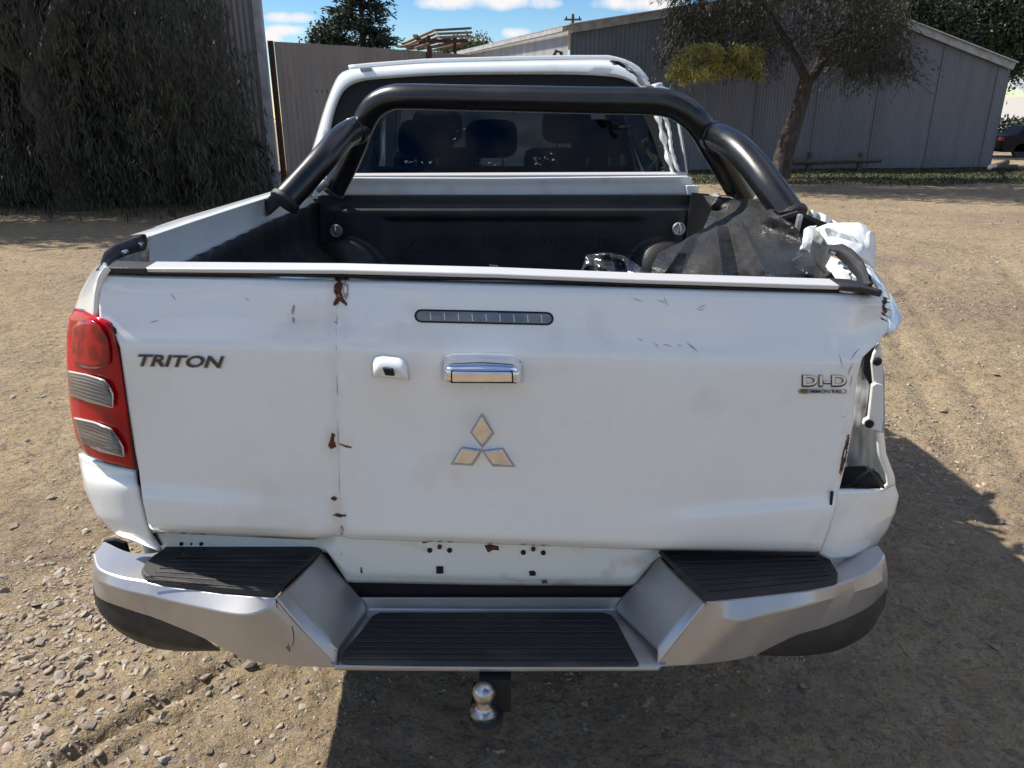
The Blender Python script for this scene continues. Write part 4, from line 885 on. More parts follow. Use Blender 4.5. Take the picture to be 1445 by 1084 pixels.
bodyside('front_wing', -1, 5.07, 6.6, 40, lambda y: 1.13-.08*sstep(5.6, 6.6, y), 5.68); bodyside('front_wing', 1, 5.07, 6.6, 40, lambda y: 1.13-.08*sstep(5.6, 6.6, y), 5.68)
for sx_ in (-1, 1):
    for yy in (2.66, 5.68):
        cx = XC+sx_*.90; wh = MB().lathe((cx-.22 if sx_ > 0 else cx, yy, .38), [(.24, 0), (.355, .01), (.38, .04), (.38, .18), (.355, .21), (.24, .22)], 'x', 36).build('wheel', M['tyre'], tk, smooth=30)
        MB().lathe((cx-.2 if sx_ > 0 else cx-.005, yy, .38), [(.235, 0), (.235, .2), (.06, .21 if sx_ > 0 else .0)], 'x', 24).build('rim', M['alloy'], wh, smooth=30)
# hood, bumper front, underbody
MB().add([(XC-.82, 5.05, 1.16), (XC+.82, 5.05, 1.16), (XC+.80, 6.2, 1.10), (XC+.72, 6.62, .98), (XC-.72, 6.62, .98), (XC-.80, 6.2, 1.10)], [(0, 1, 2, 5), (5, 2, 3, 4)]).build('bonnet', M['paint'], tk, solid=.03)
MB().box((XC-.86, 6.60, .42), (XC+.86, 6.75, .98)).build('front_bumper', M['paint'], tk, bevel=.05)
MB().box((XC-.86, 3.05, .42), (XC+.86, 6.58, .62)).box((XC-.60, 1.66, .50), (XC+.60, 3.1, .78)).box((XC-.5, 1.50, .50), (XC+.44, 1.70, .70)).box((XC-.80, 5.1, .62), (XC+.80, 6.55, .95)).build('underbody', M['void'], tk)
# ---- tray liner
zf = .86
MB().add([(-.84, 1.52, zf), (.72, 1.52, zf), (.72, 2.98, zf), (-.80, 2.98, zf)], [(0, 1, 2, 3)]).build('tray_floor', M['liner'], tk, solid=.02)
V = []; Fc = []; ny, nz = 40, 14
for i in range(ny+1):
    y = lerp(1.53, 2.98, i/ny); t3 = float(np.interp(y, [p[1] for p in r3], [p[2] for p in r3])); x3 = float(np.interp(y, [p[1] for p in r3], [p[0] for p in r3]))
    for j in range(nz+1):
        z = lerp(t3+.01, zf, j/nz); bl_ = .10*sstep(1.16, 1.06, z)*(sstep(2.22, 2.32, y)-sstep(2.86, 2.98, y)) if z < 1.16 else 0
        V.append((min(x3, -.79)+.02+bl_+.006*math.sin(y*60), y, z))
mesh_obj('tray_side_liner', V, [f[::-1] for f in grid_faces(ny, nz)], M['liner'], tk, smooth=40, solid=.006)
MB().box((.70, 2.2, .80), (.73, 2.96, 1.12)).build('tray_side_liner', M['liner'], tk)
plate('tray_corner_liner', [(976, 272), (1000, 274), (1022, 300), (1010, 340), (960, 380)], 2.925, .01, M['liner'], tk)
# front wall of the tray with moulded ribs
HY = 2.96
def hwY(px, py):
    Y = HY; 
    Y -= .025*sstep(0, 1, (py-290)/8)*(1 if 500 < px < 960 else sstep(455, 500, px)*(1-sstep(960, 990, px)))
    Y += .02*sstep(0, 1, (py-306)/6)*(sstep(535, 560, px)-sstep(890, 915, px))
    for cx in (482, 940): # wheel-arch shoulders
        d = ((px-cx)/62)**2+((py-398)/62)**2; Y -= .09*max(0, 1-d)**.6
    return Y
Gw = coons([(448, 275), (995, 275)], [(448, 400), (995, 400)], [(448, 275), (448, 400)], [(995, 275), (995, 400)], 110, 50)
hw_ = gsurf('tray_front_wall', Gw, M['liner'], tk, Yf=lambda x, y, u, v: hwY(x, y), smooth=60, solid=.01)
MB().box((-.80, 2.975, .82), (.72, 3.02, 1.31)).build('tray_bulkhead', M['liner'], tk)
lettering('MITSUBISHI', 597, 332, 752, 352, M['liner'], hwY, .008, parent=hw_, name='embossed_lettering', offset=.0); lettering('MOTORS', 764, 332, 872, 352, M['liner'], hwY, .008, parent=hw_, name='embossed_lettering', offset=.0)
for pts in ([(580, 330), (584, 338), (580, 345), (576, 338)], [(578, 346), (571, 355), (563, 354), (570, 346)], [(582, 346), (590, 346), (598, 354), (589, 355)]): plate('embossed_diamond', pts, lambda a, b_: hwY(a, b_)-.009, .012, M['liner'], hw_, bevel=.001)
for (cx, cy_) in ((474, 326), (957, 323)):
    p = P(cx, cy_, hwY(cx, cy_)-.012); tr_ = MB().lathe(p, [(.026, 0), (.026, .004), (.022, .008), (.018, .004)], 'y', 20).build('tie_down_ring', M['dull'], tk, smooth=40)
    MB().tube([(p[0], p[1]-.012, p[2]+.022), (p[0]+.002, p[1]-.024, p[2]+.005), (p[0]+.002, p[1]-.012, p[2]-.014)], .004, 8).build('hook', M['screw'], tr_, smooth=60)
# ---- cab
CY0 = 3.10
def CYf(py): return CY0+.19*min(1.3, max(-.2, (248-py)/150))
CY = 3.12
gsurf('cab_rear_panel', coons([(478, 248), (700, 248.5), (968, 246)], [(470, 276), (700, 277), (985, 275)], [(478, 248), (470, 276)], [(968, 246), (985, 275)], 30, 8), M['paint_in'], tk, Yf=lambda x, y, u, v: 3.035-.012*sstep(0, .15, v)+.006*sstep(.3, .4, v), smooth=40, solid=.03)
gsurf('window_sill', coons([(480, 244.5), (966, 242.5)], [(478, 248.5), (968, 246.5)], [(480, 244.5), (478, 248.5)], [(966, 242.5), (968, 246.5)], 30, 2), M['trim'], tk, Yf=lambda x, y, u, v: 3.06-.03*v, smooth=40, solid=.01)
MB().box((-.80, 3.05, .60), (.72, 3.10, 1.385)).build('cab_bulkhead', M['paint_in'], tk)
OUT = [(418, 276), (433, 235), (444, 200), (456, 158), (468, 125), (478, 107), (492, 99), (520, 96), (600, 90), (700, 87), (800, 85), (860, 85), (884, 92), (900, 102), (910, 116), (914, 126)]
INN = [(463, 276), (462, 235), (464, 195), (471, 160), (481, 134), (493, 121), (512, 114), (540, 111), (610, 106.5), (700, 105), (800, 105), (862, 108), (884, 113), (896, 119), (902, 124), (904, 127)]
o_ = resample(smoothpl(OUT, 5), 90); i_ = resample(smoothpl(INN, 5), 90); V = []
for a, b_ in zip(o_, i_):
    for (t, y) in ((-.04, CY+.16), (0, CY+.05), (.12, CY+.012), (.35, CY-.008), (.8, CY-.004), (1, CY+.012), (1.04, CY+.04)):
        x, yy = lerp(a[0], b_[0], t), lerp(a[1], b_[1], t); V.append(P(x, yy, y-CY+CYf(yy)))
f_ = grid_faces(89, 6); mesh_obj('rear_frame', V, [q[::-1] for q in f_], M['paint'], tk, smooth=60)
# roof with camber, forward of the frame
rt_ = [P(x, y, CYf(y)+.15) for x, y in OUT[6:-1]]; rt2 = [(p[0]*.985-.001, 3.75, p[2]+.006) for p in rt_]; rt3 = [(p[0]*.97, 4.15, p[2]-.01) for p in rt_]
rows_surf('roof', [rt_, rt2, rt3], M['paint'], tk, n=40, solid=.02, smooth=60)
MB().box((.06, 3.3, 1.70), (.07, 3.31, 1.70)) 
plate('roof_rail_plug', [(507, 96), (523, 95), (523, 100), (508, 101)], CYf(98)-.012, .03, M['inner'], tk, bevel=.002)
# windscreen, pillars and side glass
def quad(name, pts, m, solid=.006): return mesh_obj(name, pts, [(0, 1, 2, 3)], m, tk, solid=solid)
quad('windscreen', [(XC-.70, 5.0, 1.17), (XC+.70, 5.0, 1.17), (XC+.54, 4.18, 1.70), (XC-.54, 4.18, 1.70)], M['hazed_glass'])
for s in (-1, 1):
    MB().beam((XC+s*.76, 5.05, 1.15), (XC+s*.58, 4.15, 1.72), .07, .06).build('pillar', M['paint'], tk, bevel=.01)
    MB().beam((XC+s*.84, 4.05, 1.18), (XC+s*.60, 4.0, 1.74), .08, .04).build('pillar', M['paint'], tk, bevel=.01)
    quad('side_window', [(XC+s*.82, 4.1, 1.2), (XC+s*.80, 5.0, 1.2), (XC+s*.60, 4.2, 1.68), (XC+s*.61, 4.1, 1.7)], M['glass'])
    quad('side_window', [(XC+s*.84, 3.3, 1.2), (XC+s*.83, 4.0, 1.2), (XC+s*.61, 3.95, 1.7), (XC+s*.62, 3.35, 1.7)], M['glass_dark'])
MB().beam((XC-.87, 3.25, 1.18), (XC-.62, 3.45, 1.74), .22, .04, up=(1, 0, 0)).build('pillar', M['paint'], tk, bevel=.01)
# rear glass with black ceramic border
IN2 = [(463, 276), (462, 235), (464, 195), (471, 160), (481, 134), (493, 121), (512, 114), (540, 111), (610, 106.5), (700, 105), (800, 105), (862, 108), (884, 113), (896, 119), (908, 130), (925, 165), (938, 200), (955, 243)]
plate('rear_window', IN2+[(955, 249), (470, 249)], lambda a, b_: CYf(b_)+.03, .005, M['glass_dark'], tk)
def inset(pl, k): return [(lerp(x, 700, k), lerp(y, 190, k*1.0)) for x, y in pl]
bo = resample(smoothpl(IN2, 4), 60); bi = resample(smoothpl([(490, 246), (490, 235), (494, 205), (500, 180), (508, 160), (520, 146), (545, 136), (600, 130), (700, 128), (800, 128), (850, 130), (875, 134), (890, 139), (900, 150), (915, 180), (926, 210), (940, 246)], 4), 60)
V = [P(*q, CYf(q[1])+.026) for ab in zip(bo, bi) for q in ab]; mesh_obj('glass_border', V, [(2*i, 2*i+2, 2*i+3, 2*i+1)[::-1] for i in range(59)], M['void'], tk)
# interior: seats, headrests, dash
def headrest(px, w_, h_, py, Y):
    p = P(px, py, Y); t = MB(); n = 16
    sq = lambda a: (abs(math.cos(a))**.55*math.copysign(1, math.cos(a)), abs(math.sin(a))**.55*math.copysign(1, math.sin(a)))
    V = []; 
    for (k, y) in ((.5, -.06), (.92, -.045), (1, 0), (.92, .045), (.5, .06)):
        for i in range(n): c, s_ = sq(2*math.pi*i/n); V.append((p[0]+w_/2*c*k, p[1]+y, p[2]+h_/2*s_*k))
    Fc = [(r*n+i, r*n+(i+1) % n, (r+1)*n+(i+1) % n, (r+1)*n+i) for r in range(4) for i in range(n)]+[tuple(range(n))[::-1], tuple(4*n+i for i in range(n))]
    o = mesh_obj('headrest', V, Fc, M['seat'], tk, smooth=60, bevel=0)
    for dx in (-.05, .05): MB().tube([(p[0]+dx, p[1], p[2]-h_/2+.01), (p[0]+dx, p[1], p[2]-h_/2-.1)], .006, 6).build('headrest_post', M['screw'], o)
for px in (600, 693, 845): headrest(px, .26 if px != 693 else .24, .17, 196, 3.55)
MB().box((XC-.62, 3.44, .9), (XC+.62, 3.62, 1.40)).build('rear_seat_back', M['seat'], tk, bevel=.05)
for s in (-1, 1):
    MB().box((XC+s*.36-.24, 4.15, .9), (XC+s*.36+.24, 4.29, 1.46)).build('front_seat_back', M['seat'], tk, bevel=.05); 
    p0 = P(722+(XC+s*.36)*1040/4.1, 160, 4.2); headrest(722+(XC+s*.36)*1040/4.1, .27, .18, 178, 4.2)
MB().box((XC-.72, 4.75, .9), (XC+.72, 5.0, 1.14)).build('dashboard', M['seat'], tk, bevel=.04)
# crushed glass film glints on the rear window
mb = MB()
for (cx, cy_, n_, rx, ry) in ((765, 224, 26, 15, 9), (690, 232, 12, 26, 2), (590, 229, 14, 20, 1.2), (648, 187, 9, 9, 12), (938, 215, 50, 8, 28)):
    for k in range(n_):
        a = (cx+random.uniform(-rx, rx), cy_+random.uniform(-ry, ry)); b_ = (a[0]+random.uniform(-6, 6), a[1]+random.uniform(-3, 3)); c_ = (a[0]+random.uniform(-.8, .8), a[1]+random.uniform(-.8, .8)); mb.add([P(*a, CYf(a[1])+.02), P(*b_, CYf(b_[1])+.018), P(*c_, CYf(c_[1])+.021)], [(0, 1, 2)])
M['shard'] = mat('cracked_glass_film', (.26, .29, .29), .3, coat=.5)
o = mb.build('cracked_glass', M['shard'], tk); o['kind'] = 'stuff'
# crushed right pillar and rear door frame
def ribbon(name, pts, wpx, m, smooth=60, solid=.012, rot=0):
    q = resample(smoothpl(pts, 6), 24); V = []
    for i, a in enumerate(q): wv = wpx if not callable(wpx) else wpx(i/23); V += [P(a[0]-wv/2, a[1], a[2]), P(a[0]+wv*.0, a[1]-wv*.12, a[2]-.015), P(a[0]+wv/2, a[1], a[2]+.01)]
    return mesh_obj(name, V, grid_faces(23, 2), m, tk, smooth=smooth, solid=solid)
ribbon('crushed_pillar', [(926, 158, 3.10), (932, 180, 3.08), (938, 205, 3.09), (944, 228, 3.06), (950, 246, 3.07)], lambda t: 7+4*math.sin(t*19), M['paint_bent'])
ribbon('crushed_pillar', [(936, 160, 3.14), (944, 185, 3.16), (947, 212, 3.12), (957, 244, 3.13)], lambda t: 4+2.5*math.sin(t*23), M['paint_bent'])
ribbon('door_frame', [(956, 165, 3.2), (960, 190, 3.2), (964, 215, 3.2), (968, 246, 3.2)], 5, M['paint'])
ribbon('roof_edge_fold', [(868, 87, 3.08), (878, 91, 3.05), (890, 98, 3.04), (902, 108, 3.05), (911, 122, 3.08)], lambda t: 13+4*math.sin(t*16), M['paint'])
ribbon('roof_edge_fold', [(864, 86, 3.06), (872, 88, 3.03), (879, 93, 3.03)], 10, M['void'])
ribbon('torn_seal', [(886, 98, 3.03), (893, 101, 3.0), (899, 107, 3.0)], 7, M['dull'])
mesh_obj('door_window', [P(930, 158, 3.22), P(956, 164, 3.25), P(966, 246, 3.25), P(948, 246, 3.22)], [(0, 3, 2, 1)], M['glass_dark'], tk)
gsurf('door_mirror', coons([(914, 121), (928, 119), (944, 125)], [(916, 129), (944, 130)], [(914, 121), (916, 129)], [(944, 125), (944, 130)], 12, 6), M['paint'], tk, Yf=lambda x, y, u, v: 3.5-.06*math.sin(u*3.14), smooth=60, solid=.05)
gsurf('hinge_plate', coons([(968, 262), (986, 262)], [(970, 275), (986, 275)], [(968, 262), (970, 275)], [(986, 262), (986, 275)], 3, 3), M['paint_in'], tk, Yf=lambda x, y, u, v: 3.0, solid=.02, bevel=.002)
# ---- sports bar
def barpath(pts, n=7): return [tuple(P(*a)) for a in smoothpl(pts, n)]
sb_r = .0435
MB().tube(barpath([(470, 268, 2.92), (487, 235, 2.90), (502, 203, 2.86), (513, 175, 2.83), (528, 151, 2.80), (550, 139, 2.78), (580, 137, 2.76), (650, 138.5, 2.74), (740, 140, 2.70), (830, 142, 2.66), (910, 143, 2.62), (945, 147, 2.60), (970, 160, 2.59), (990, 181, 2.60), (1006, 208, 2.63), (1025, 240, 2.68), (1048, 280, 2.74)]), sb_r, 24).build('sports_bar', M['tube'], tk, smooth=60)
MB().tube(barpath([(404, 281, 2.50), (428, 255, 2.55), (455, 225, 2.61), (475, 202, 2.68), (492, 188, 2.75), (508, 183, 2.82)]), [sb_r*1.02]*36, 24).build('sports_bar_brace', M['tube'], tk, smooth=60)
MB().tube(barpath([(1002, 192, 2.60), (1018, 196, 2.52), (1040, 210, 2.42), (1062, 232, 2.34), (1086, 264, 2.26), (1113, 303, 2.19)]), [sb_r*1.03]*36, 24).build('sports_bar_brace', M['tube'], tk, smooth=60)
for pts in (((503, 184, 2.80), (497, 187, 2.77)), ((1005, 192, 2.585), (1011, 194, 2.555))):
    MB().tube([P(*a) for a in pts], sb_r*1.12, 24).build('bar_collar', M['tube'], tk, smooth=60, bevel=.003)
for (pa, pb) in (((404, 281, 2.50), (399, 287, 2.49)), ((1113, 303, 2.19), (1117, 309, 2.18)), ((470, 268, 2.92), (467, 273, 2.92))):
    MB().tube([P(*pa), P(*pb)], sb_r*1.18, 24).build('bar_foot', M['black'], tk, smooth=60, bevel=.003)
p = P(452, 262, 2.86); MB().tube([P(446, 268, 2.86), P(460, 256, 2.86)], .016, 10).build('bar_clamp', M['dull'], tk, bevel=.003)
gsurf('bar_bracket', coons([(372, 283), (384, 272)], [(376, 306), (392, 292)], [(372, 283), (376, 306)], [(384, 272), (392, 292)], 4, 4), M['black'], tk, Yf=lambda x, y, u, v: 2.56, solid=.03, bevel=.004)
# ---- crumpled liner sheet, folded into the tray
Tt = [(992, 276), (1010, 277), (1040, 281), (1062, 281), (1080, 290)]; Rr_ = [(1080, 290), (1100, 306), (1122, 330), (1148, 366), (1172, 402)]
Ll = [(992, 276), (1004, 296), (992, 322), (960, 342), (930, 356), (918, 378), (919, 404)]; Bb = [(919, 404), (1000, 404), (1080, 404), (1172, 402)]
def crumple(x, y, u, v):
    base = lerp(lerp(2.85, 2.30, u), lerp(1.98, 1.82, u), v)
    q = Vector(((x+y*.5)/95, (y-x*.4)/60, 3)); r_ = .16*mnoise.noise(q)+.02*mnoise.noise(q*2.6)+.006*mnoise.noise(q*7)
    def fold(x0, k, w_, a, y0): d = (x-(x0+k*(y-y0)))/w_; return a*math.exp(-abs(d)**1.2)
    r_ += fold(1012, .12, 10, -.16, 330)*sstep(300, 340, y)+fold(1030, .22, 9, .12, 330)*sstep(305, 345, y)+fold(1052, .5, 11, -.07, 330)*sstep(300, 330, y)
    r_ += fold(985, -.5, 18, .07, 340)*sstep(310, 350, y)+fold(955, -.7, 12, -.05, 360)+.014*math.sin((x-y*1.6)/11)*sstep(1050, 1085, x)*(1-sstep(1135, 1165, x))+.01*math.sin((x+y)/8)*sstep(1055, 1075, x)*(1-sstep(320, 345, y))
    r_ += .012*mnoise.noise(Vector((x/24, y/19, 8)))+.10*(1-abs(mnoise.noise(Vector(((x+y*.7)/38, (y-x*.5)/90, 5))))*2.2)**3*sstep(1040, 1000, x)*0+.03*math.exp(-((x-(930+(400-y)*.9))/16)**2)
    return max(1.56+.02*math.sin(x/15), base-.14*math.sin(min(1, u*2.2)*math.pi/2)*sstep(0, .3, v)+r_)
GC = coons(Tt, Bb, Ll, Rr_, 150, 120); tls = gsurf('torn_tray_liner', GC, M['crease_liner'], tk, Yf=crumple, smooth=50, solid=.012)
def onliner(px, py):
    d = (GC[..., 0]-px)**2+(GC[..., 1]-py)**2; i_, j_ = np.unravel_index(np.argmin(d), d.shape); return crumple(GC[i_, j_, 0], GC[i_, j_, 1], j_/150, i_/120)-.012
mb = MB()  # pale streaks: crease highlights put into the colour, along whitened stretch marks
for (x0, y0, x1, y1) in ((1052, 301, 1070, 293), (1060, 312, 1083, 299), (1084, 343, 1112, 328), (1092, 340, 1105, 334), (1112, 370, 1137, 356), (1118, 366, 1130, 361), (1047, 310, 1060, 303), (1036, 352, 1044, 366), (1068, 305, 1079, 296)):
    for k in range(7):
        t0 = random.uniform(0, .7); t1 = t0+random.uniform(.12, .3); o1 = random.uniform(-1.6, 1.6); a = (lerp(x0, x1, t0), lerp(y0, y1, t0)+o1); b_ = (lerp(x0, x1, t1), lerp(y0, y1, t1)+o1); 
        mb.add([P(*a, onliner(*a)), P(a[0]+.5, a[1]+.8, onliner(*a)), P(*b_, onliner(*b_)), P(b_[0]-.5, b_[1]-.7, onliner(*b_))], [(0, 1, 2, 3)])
M['stretch'] = mat('stretch_highlight_plastic', (.34, .34, .34), .45)
o = mb.build('stretch_highlight', M['stretch'], tls); o['kind'] = 'stuff'
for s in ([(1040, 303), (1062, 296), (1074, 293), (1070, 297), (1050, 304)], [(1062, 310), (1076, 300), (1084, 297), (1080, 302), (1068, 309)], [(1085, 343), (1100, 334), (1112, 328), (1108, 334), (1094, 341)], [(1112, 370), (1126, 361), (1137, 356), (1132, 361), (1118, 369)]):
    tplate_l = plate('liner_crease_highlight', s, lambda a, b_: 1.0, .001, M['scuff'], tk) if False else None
# ---- right rail wreckage
def shard(name, T, B, L_, R_, Yf, m, nz_=.0, nu=26, nv=20, **k):
    def yf(x, y, u, v): 
        q = Vector((x/26, y/26, 4)); return Yf(u, v)+nz_*(mnoise.noise(q)+.5*abs(mnoise.noise(q*2.5)))
    return gsurf(name, coons(T, B, L_, R_, nu, nv), m, tk, Yf=yf, smooth=45, **k)
shard('crushed_wing', [(1141, 296), (1152, 299), (1170, 307), (1182, 316)], [(1139, 306), (1152, 311), (1168, 318), (1180, 322)], [(1141, 296), (1139, 306)], [(1182, 316), (1180, 322)], lambda u, v: lerp(2.25, 2.15, u)-.02*math.sin(u*14), M['paint_bent'], .02, solid=.01)
shard('crushed_wing', [(1150, 322), (1168, 315), (1190, 314), (1212, 314), (1222, 319), (1228, 328)], [(1168, 340), (1186, 346), (1200, 354), (1214, 362), (1224, 370), (1234, 380)], [(1150, 322), (1158, 330), (1168, 340)], [(1228, 328), (1235, 336), (1235, 355), (1232, 378)],
      lambda u, v: 2.02-.22*v-.07*math.sin(u*3.1)*math.sin(v*2.2), M['paint_bent'], .012, nu=40, nv=30, solid=.01)
shard('crushed_wing', [(1222, 330), (1228, 326), (1235, 332)], [(1218, 372), (1226, 382), (1236, 390)], [(1222, 330), (1219, 350), (1218, 372)], [(1235, 332), (1236, 350), (1236, 390)], lambda u, v: 1.88-.12*v+.05*u*u, M['paint_in'], .02, solid=.01)
shard('outer_wing_flap', [(1220, 372), (1228, 376), (1238, 386)], [(1247, 476), (1262, 468), (1271, 456)], [(1220, 372), (1234, 396), (1246, 418), (1252, 445), (1247, 476)], [(1238, 386), (1255, 411), (1266, 432), (1273, 448), (1271, 456)], lambda u, v: lerp(1.66, 1.47, v)+.05*u, M['paint'], .03, solid=.006)
shard('rail_box', [(1136, 322), (1142, 319), (1151, 319)], [(1132, 350), (1136, 354), (1141, 359)], [(1136, 322), (1132, 350)], [(1151, 319), (1141, 359)], lambda u, v: 1.96-.05*v, M['paint_in'], .01, solid=.01)
shard('rail_box', [(1148, 322), (1165, 323), (1170, 330), (1174, 345)], [(1141, 359), (1150, 368), (1158, 374), (1166, 384)], [(1148, 322), (1141, 359)], [(1174, 345), (1166, 384)], lambda u, v: 2.02-.12*v, M['inner'], .02, solid=.01)
shard('rail_box', [(1172, 362), (1182, 366), (1190, 380), (1206, 392)], [(1164, 376), (1176, 392), (1186, 401), (1212, 402)], [(1172, 362), (1164, 376)], [(1206, 392), (1212, 402)], lambda u, v: lerp(1.80, 1.56, u), M['paint_in'], .008, solid=.01)
shard('rail_flange', [(1163, 322), (1168, 322), (1200, 334), (1216, 350)], [(1170, 345), (1184, 342), (1200, 348), (1216, 362)], [(1163, 322), (1170, 345)], [(1216, 350), (1216, 362)], lambda u, v: 1.84-.05*u, M['paint_in'], .01, solid=.008)
shard('rail_cap', [(1171, 346), (1188, 344), (1203, 352), (1218, 368), (1226, 388)], [(1168, 357), (1180, 362), (1196, 378), (1208, 392), (1212, 404)], [(1171, 346), (1168, 357)], [(1226, 388), (1225, 400), (1212, 404)], lambda u, v: lerp(1.74, 1.50, u)-.03*math.sin(v*3.14), M['black'], 0, solid=.01)
for (x, y) in ((1173, 357), (1192, 377), (1210, 399)): q = P(x, y, 1.55 if x > 1200 else 1.62); MB().lathe(q, [(.005, 0), (.005, .01), (.002, .012)], 'y', 8).build('screw', M['screw'], tk)
plate('rail_post', [(1128, 303), (1134, 303), (1127, 332), (1122, 328)], 2.05, .02, M['dull'], tk, bevel=.003)
plate('rail_cavity', [(1100, 300), (1124, 296), (1155, 312), (1170, 322), (1136, 322), (1130, 352), (1112, 326)], 2.14, .03, M['void'], tk)
shard('rail_bar', [(1100, 307), (1128, 298), (1150, 308), (1170, 316)], [(1102, 311), (1128, 303), (1148, 314), (1166, 322)], [(1100, 307), (1102, 311)], [(1170, 316), (1166, 322)], lambda u, v: 2.10, M['black'], 0, solid=.02)
plate('latch_post', [(1160, 400), (1164, 391), (1173, 384), (1184, 402)], 1.50, .02, M['void'], tk, bevel=.002)
# torn top corner
mb = MB(); 
for (x, y) in ((1245, 424), (1246, 432), (1244, 440), (1247, 418), (1243, 447)): mb.add([P(x-2, y, 1.435), P(x+random.uniform(8, 15), y+random.uniform(3, 9), 1.46), P(x, y+4, 1.44)], [(0, 2, 1)])
mb.build('torn_edge', M['void'], tk)
# ---- empty lamp pocket at the right
shard('lamp_pocket', [(1214, 503), (1232, 488), (1240, 486)], [(1182, 692), (1210, 692), (1246, 688)], [(1214, 503), (1208, 540), (1202, 600), (1182, 692)], [(1240, 486), (1244, 545), (1246, 640), (1262, 680)], lambda u, v: 1.53-.03*u+.012*math.sin(v*9), M['inner'], .01, solid=.01)
plate('pocket_void', [(1220, 498), (1240, 486), (1236, 520), (1232, 542), (1226, 600), (1220, 602), (1228, 545), (1218, 525)], 1.502, .004, M['void'], tk)
plate('pocket_void', [(1188, 662), (1196, 658), (1222, 658), (1240, 668), (1252, 690), (1180, 692)], 1.480, .004, M['void'], tk)
plate('pocket_flange', [(1233, 500), (1239, 488), (1243, 488), (1246, 520), (1246, 543), (1233, 542), (1230, 512)], 1.475, .01, M['paint_in'], tk, bevel=.002)
plate('lamp_bracket', [(1231, 544), (1236, 541), (1247, 543), (1247, 590), (1244, 611), (1224, 604), (1218, 600), (1220, 593), (1226, 590)], 1.468, .012, M['paint_in'], tk, bevel=.003)
for (x, y, yy) in ((1237, 510, 1.463), (1226, 598, 1.456)):
    q = P(x, y, yy+.011); s_ = MB().lathe(q, [(.009, 0), (.009, .004), (.004, .008)], 'y', 14).build('screw', M['void'], tk, smooth=30)
shard('pocket_edge', [(1241, 610), (1247, 611)], [(1245, 694), (1263, 684)], [(1241, 610), (1243, 640), (1254, 668), (1256, 684), (1245, 694)], [(1247, 611), (1250, 640), (1262, 672), (1263, 684)], lambda u, v: 1.46+.03*u, M['paint'], 0, nu=6, solid=.008)
mb = MB(); 
for pts in ([(1180, 690, 1.47), (1200, 684, 1.46), (1215, 670, 1.455), (1232, 662, 1.47)], [(1222, 658, 1.47), (1236, 676, 1.455), (1246, 688, 1.46)]): mb.tube(barpath(pts), .0035, 6)
mb.build('cable', M['black'], tk, smooth=60)
# lower quarter right
shard('quarter_panel', [(1179, 693), (1215, 692), (1246, 690), (1262, 683)], [(1156, 782), (1170, 790), (1200, 787), (1236, 770)], [(1179, 693), (1176, 720), (1168, 750), (1156, 782)], [(1262, 683), (1268, 700), (1262, 725), (1252, 748), (1236, 770)], lambda u, v: 1.405+.012*v*v+.115*u**2.2+.004*math.sin(v*6), M['paint'], .004, solid=.012)
plate('body_gap', [(1172, 694), (1176, 694), (1174, 712), (1169, 720), (1171, 708)], 1.398, .003, M['void'], tk)
# ---- panel below the tailgate
GP = coons([(214, 750), (470, 752), (700, 762), (930, 770), (1160, 775)], [(230, 778), (440, 776), (462, 780), (490, 822), (700, 826), (893, 827), (925, 790), (960, 784), (1160, 790)], [(214, 750), (230, 778)], [(1160, 775), (1160, 790)], 100, 16)
sp_ = gsurf('rear_sill_panel', GP, M['paint_plate'], tk, Yf=lambda x, y, u, v: 1.455+.02*sstep(.8, 1, v)+.018*sstep(-470, -440, -x)+.03*sstep(905, 940, x), smooth=40, solid=.02)
def hole(x, y, r): 
    q = P(x, y, 1.4555); MB().lathe(q, [(r*1.5/F, 0), (r*1.5/F, .004)], 'y', 14).build('hole', M['void'], sp_)
for (x, y) in ((606, 776), (634, 776), (738, 779), (766, 779.5)): hole(x, y, 4)
for (x, y) in ((620, 771), (752, 774)): q = P(x, y, 1.455); MB().lathe(q, [(.005, 0), (.005, .006), (.002, .009)], 'y', 10).build('screw', M['rusty'], sp_)
plate('clip', [(615, 800), (625, 800), (625, 810), (615, 810)], 1.452, .006, M['void'], sp_, bevel=.001); plate('clip', [(746, 807), (752, 806), (756, 809), (755, 813), (747, 813)], 1.452, .006, M['void'], sp_, bevel=.001)
for (x, y, r) in ((256, 767, 3), (270, 767, 1.6), (284, 767, 3)): MB().lathe(P(x, y, 1.4735), [(r*1.55/F, 0), (r*1.55/F, .004)], 'y', 14).build('hole', M['void'], sp_)
for poly in ([(683, 770), (690, 768), (703, 771), (704, 777), (696, 776), (688, 780)], [(595, 764), (602, 763), (604, 766), (596, 767)], [(508, 800), (511, 802), (511, 810), (508, 808)], [(763, 820), (770, 819), (773, 823), (765, 824)]):
    plate('grime_spot', poly, 1.4542, .0005, M['rust'], sp_)
plate('underbody_gap', [(440, 776), (462, 780), (492, 820), (893, 824), (930, 780), (950, 784), (890, 850), (490, 850)], 1.56, .05, M['void'], tk)

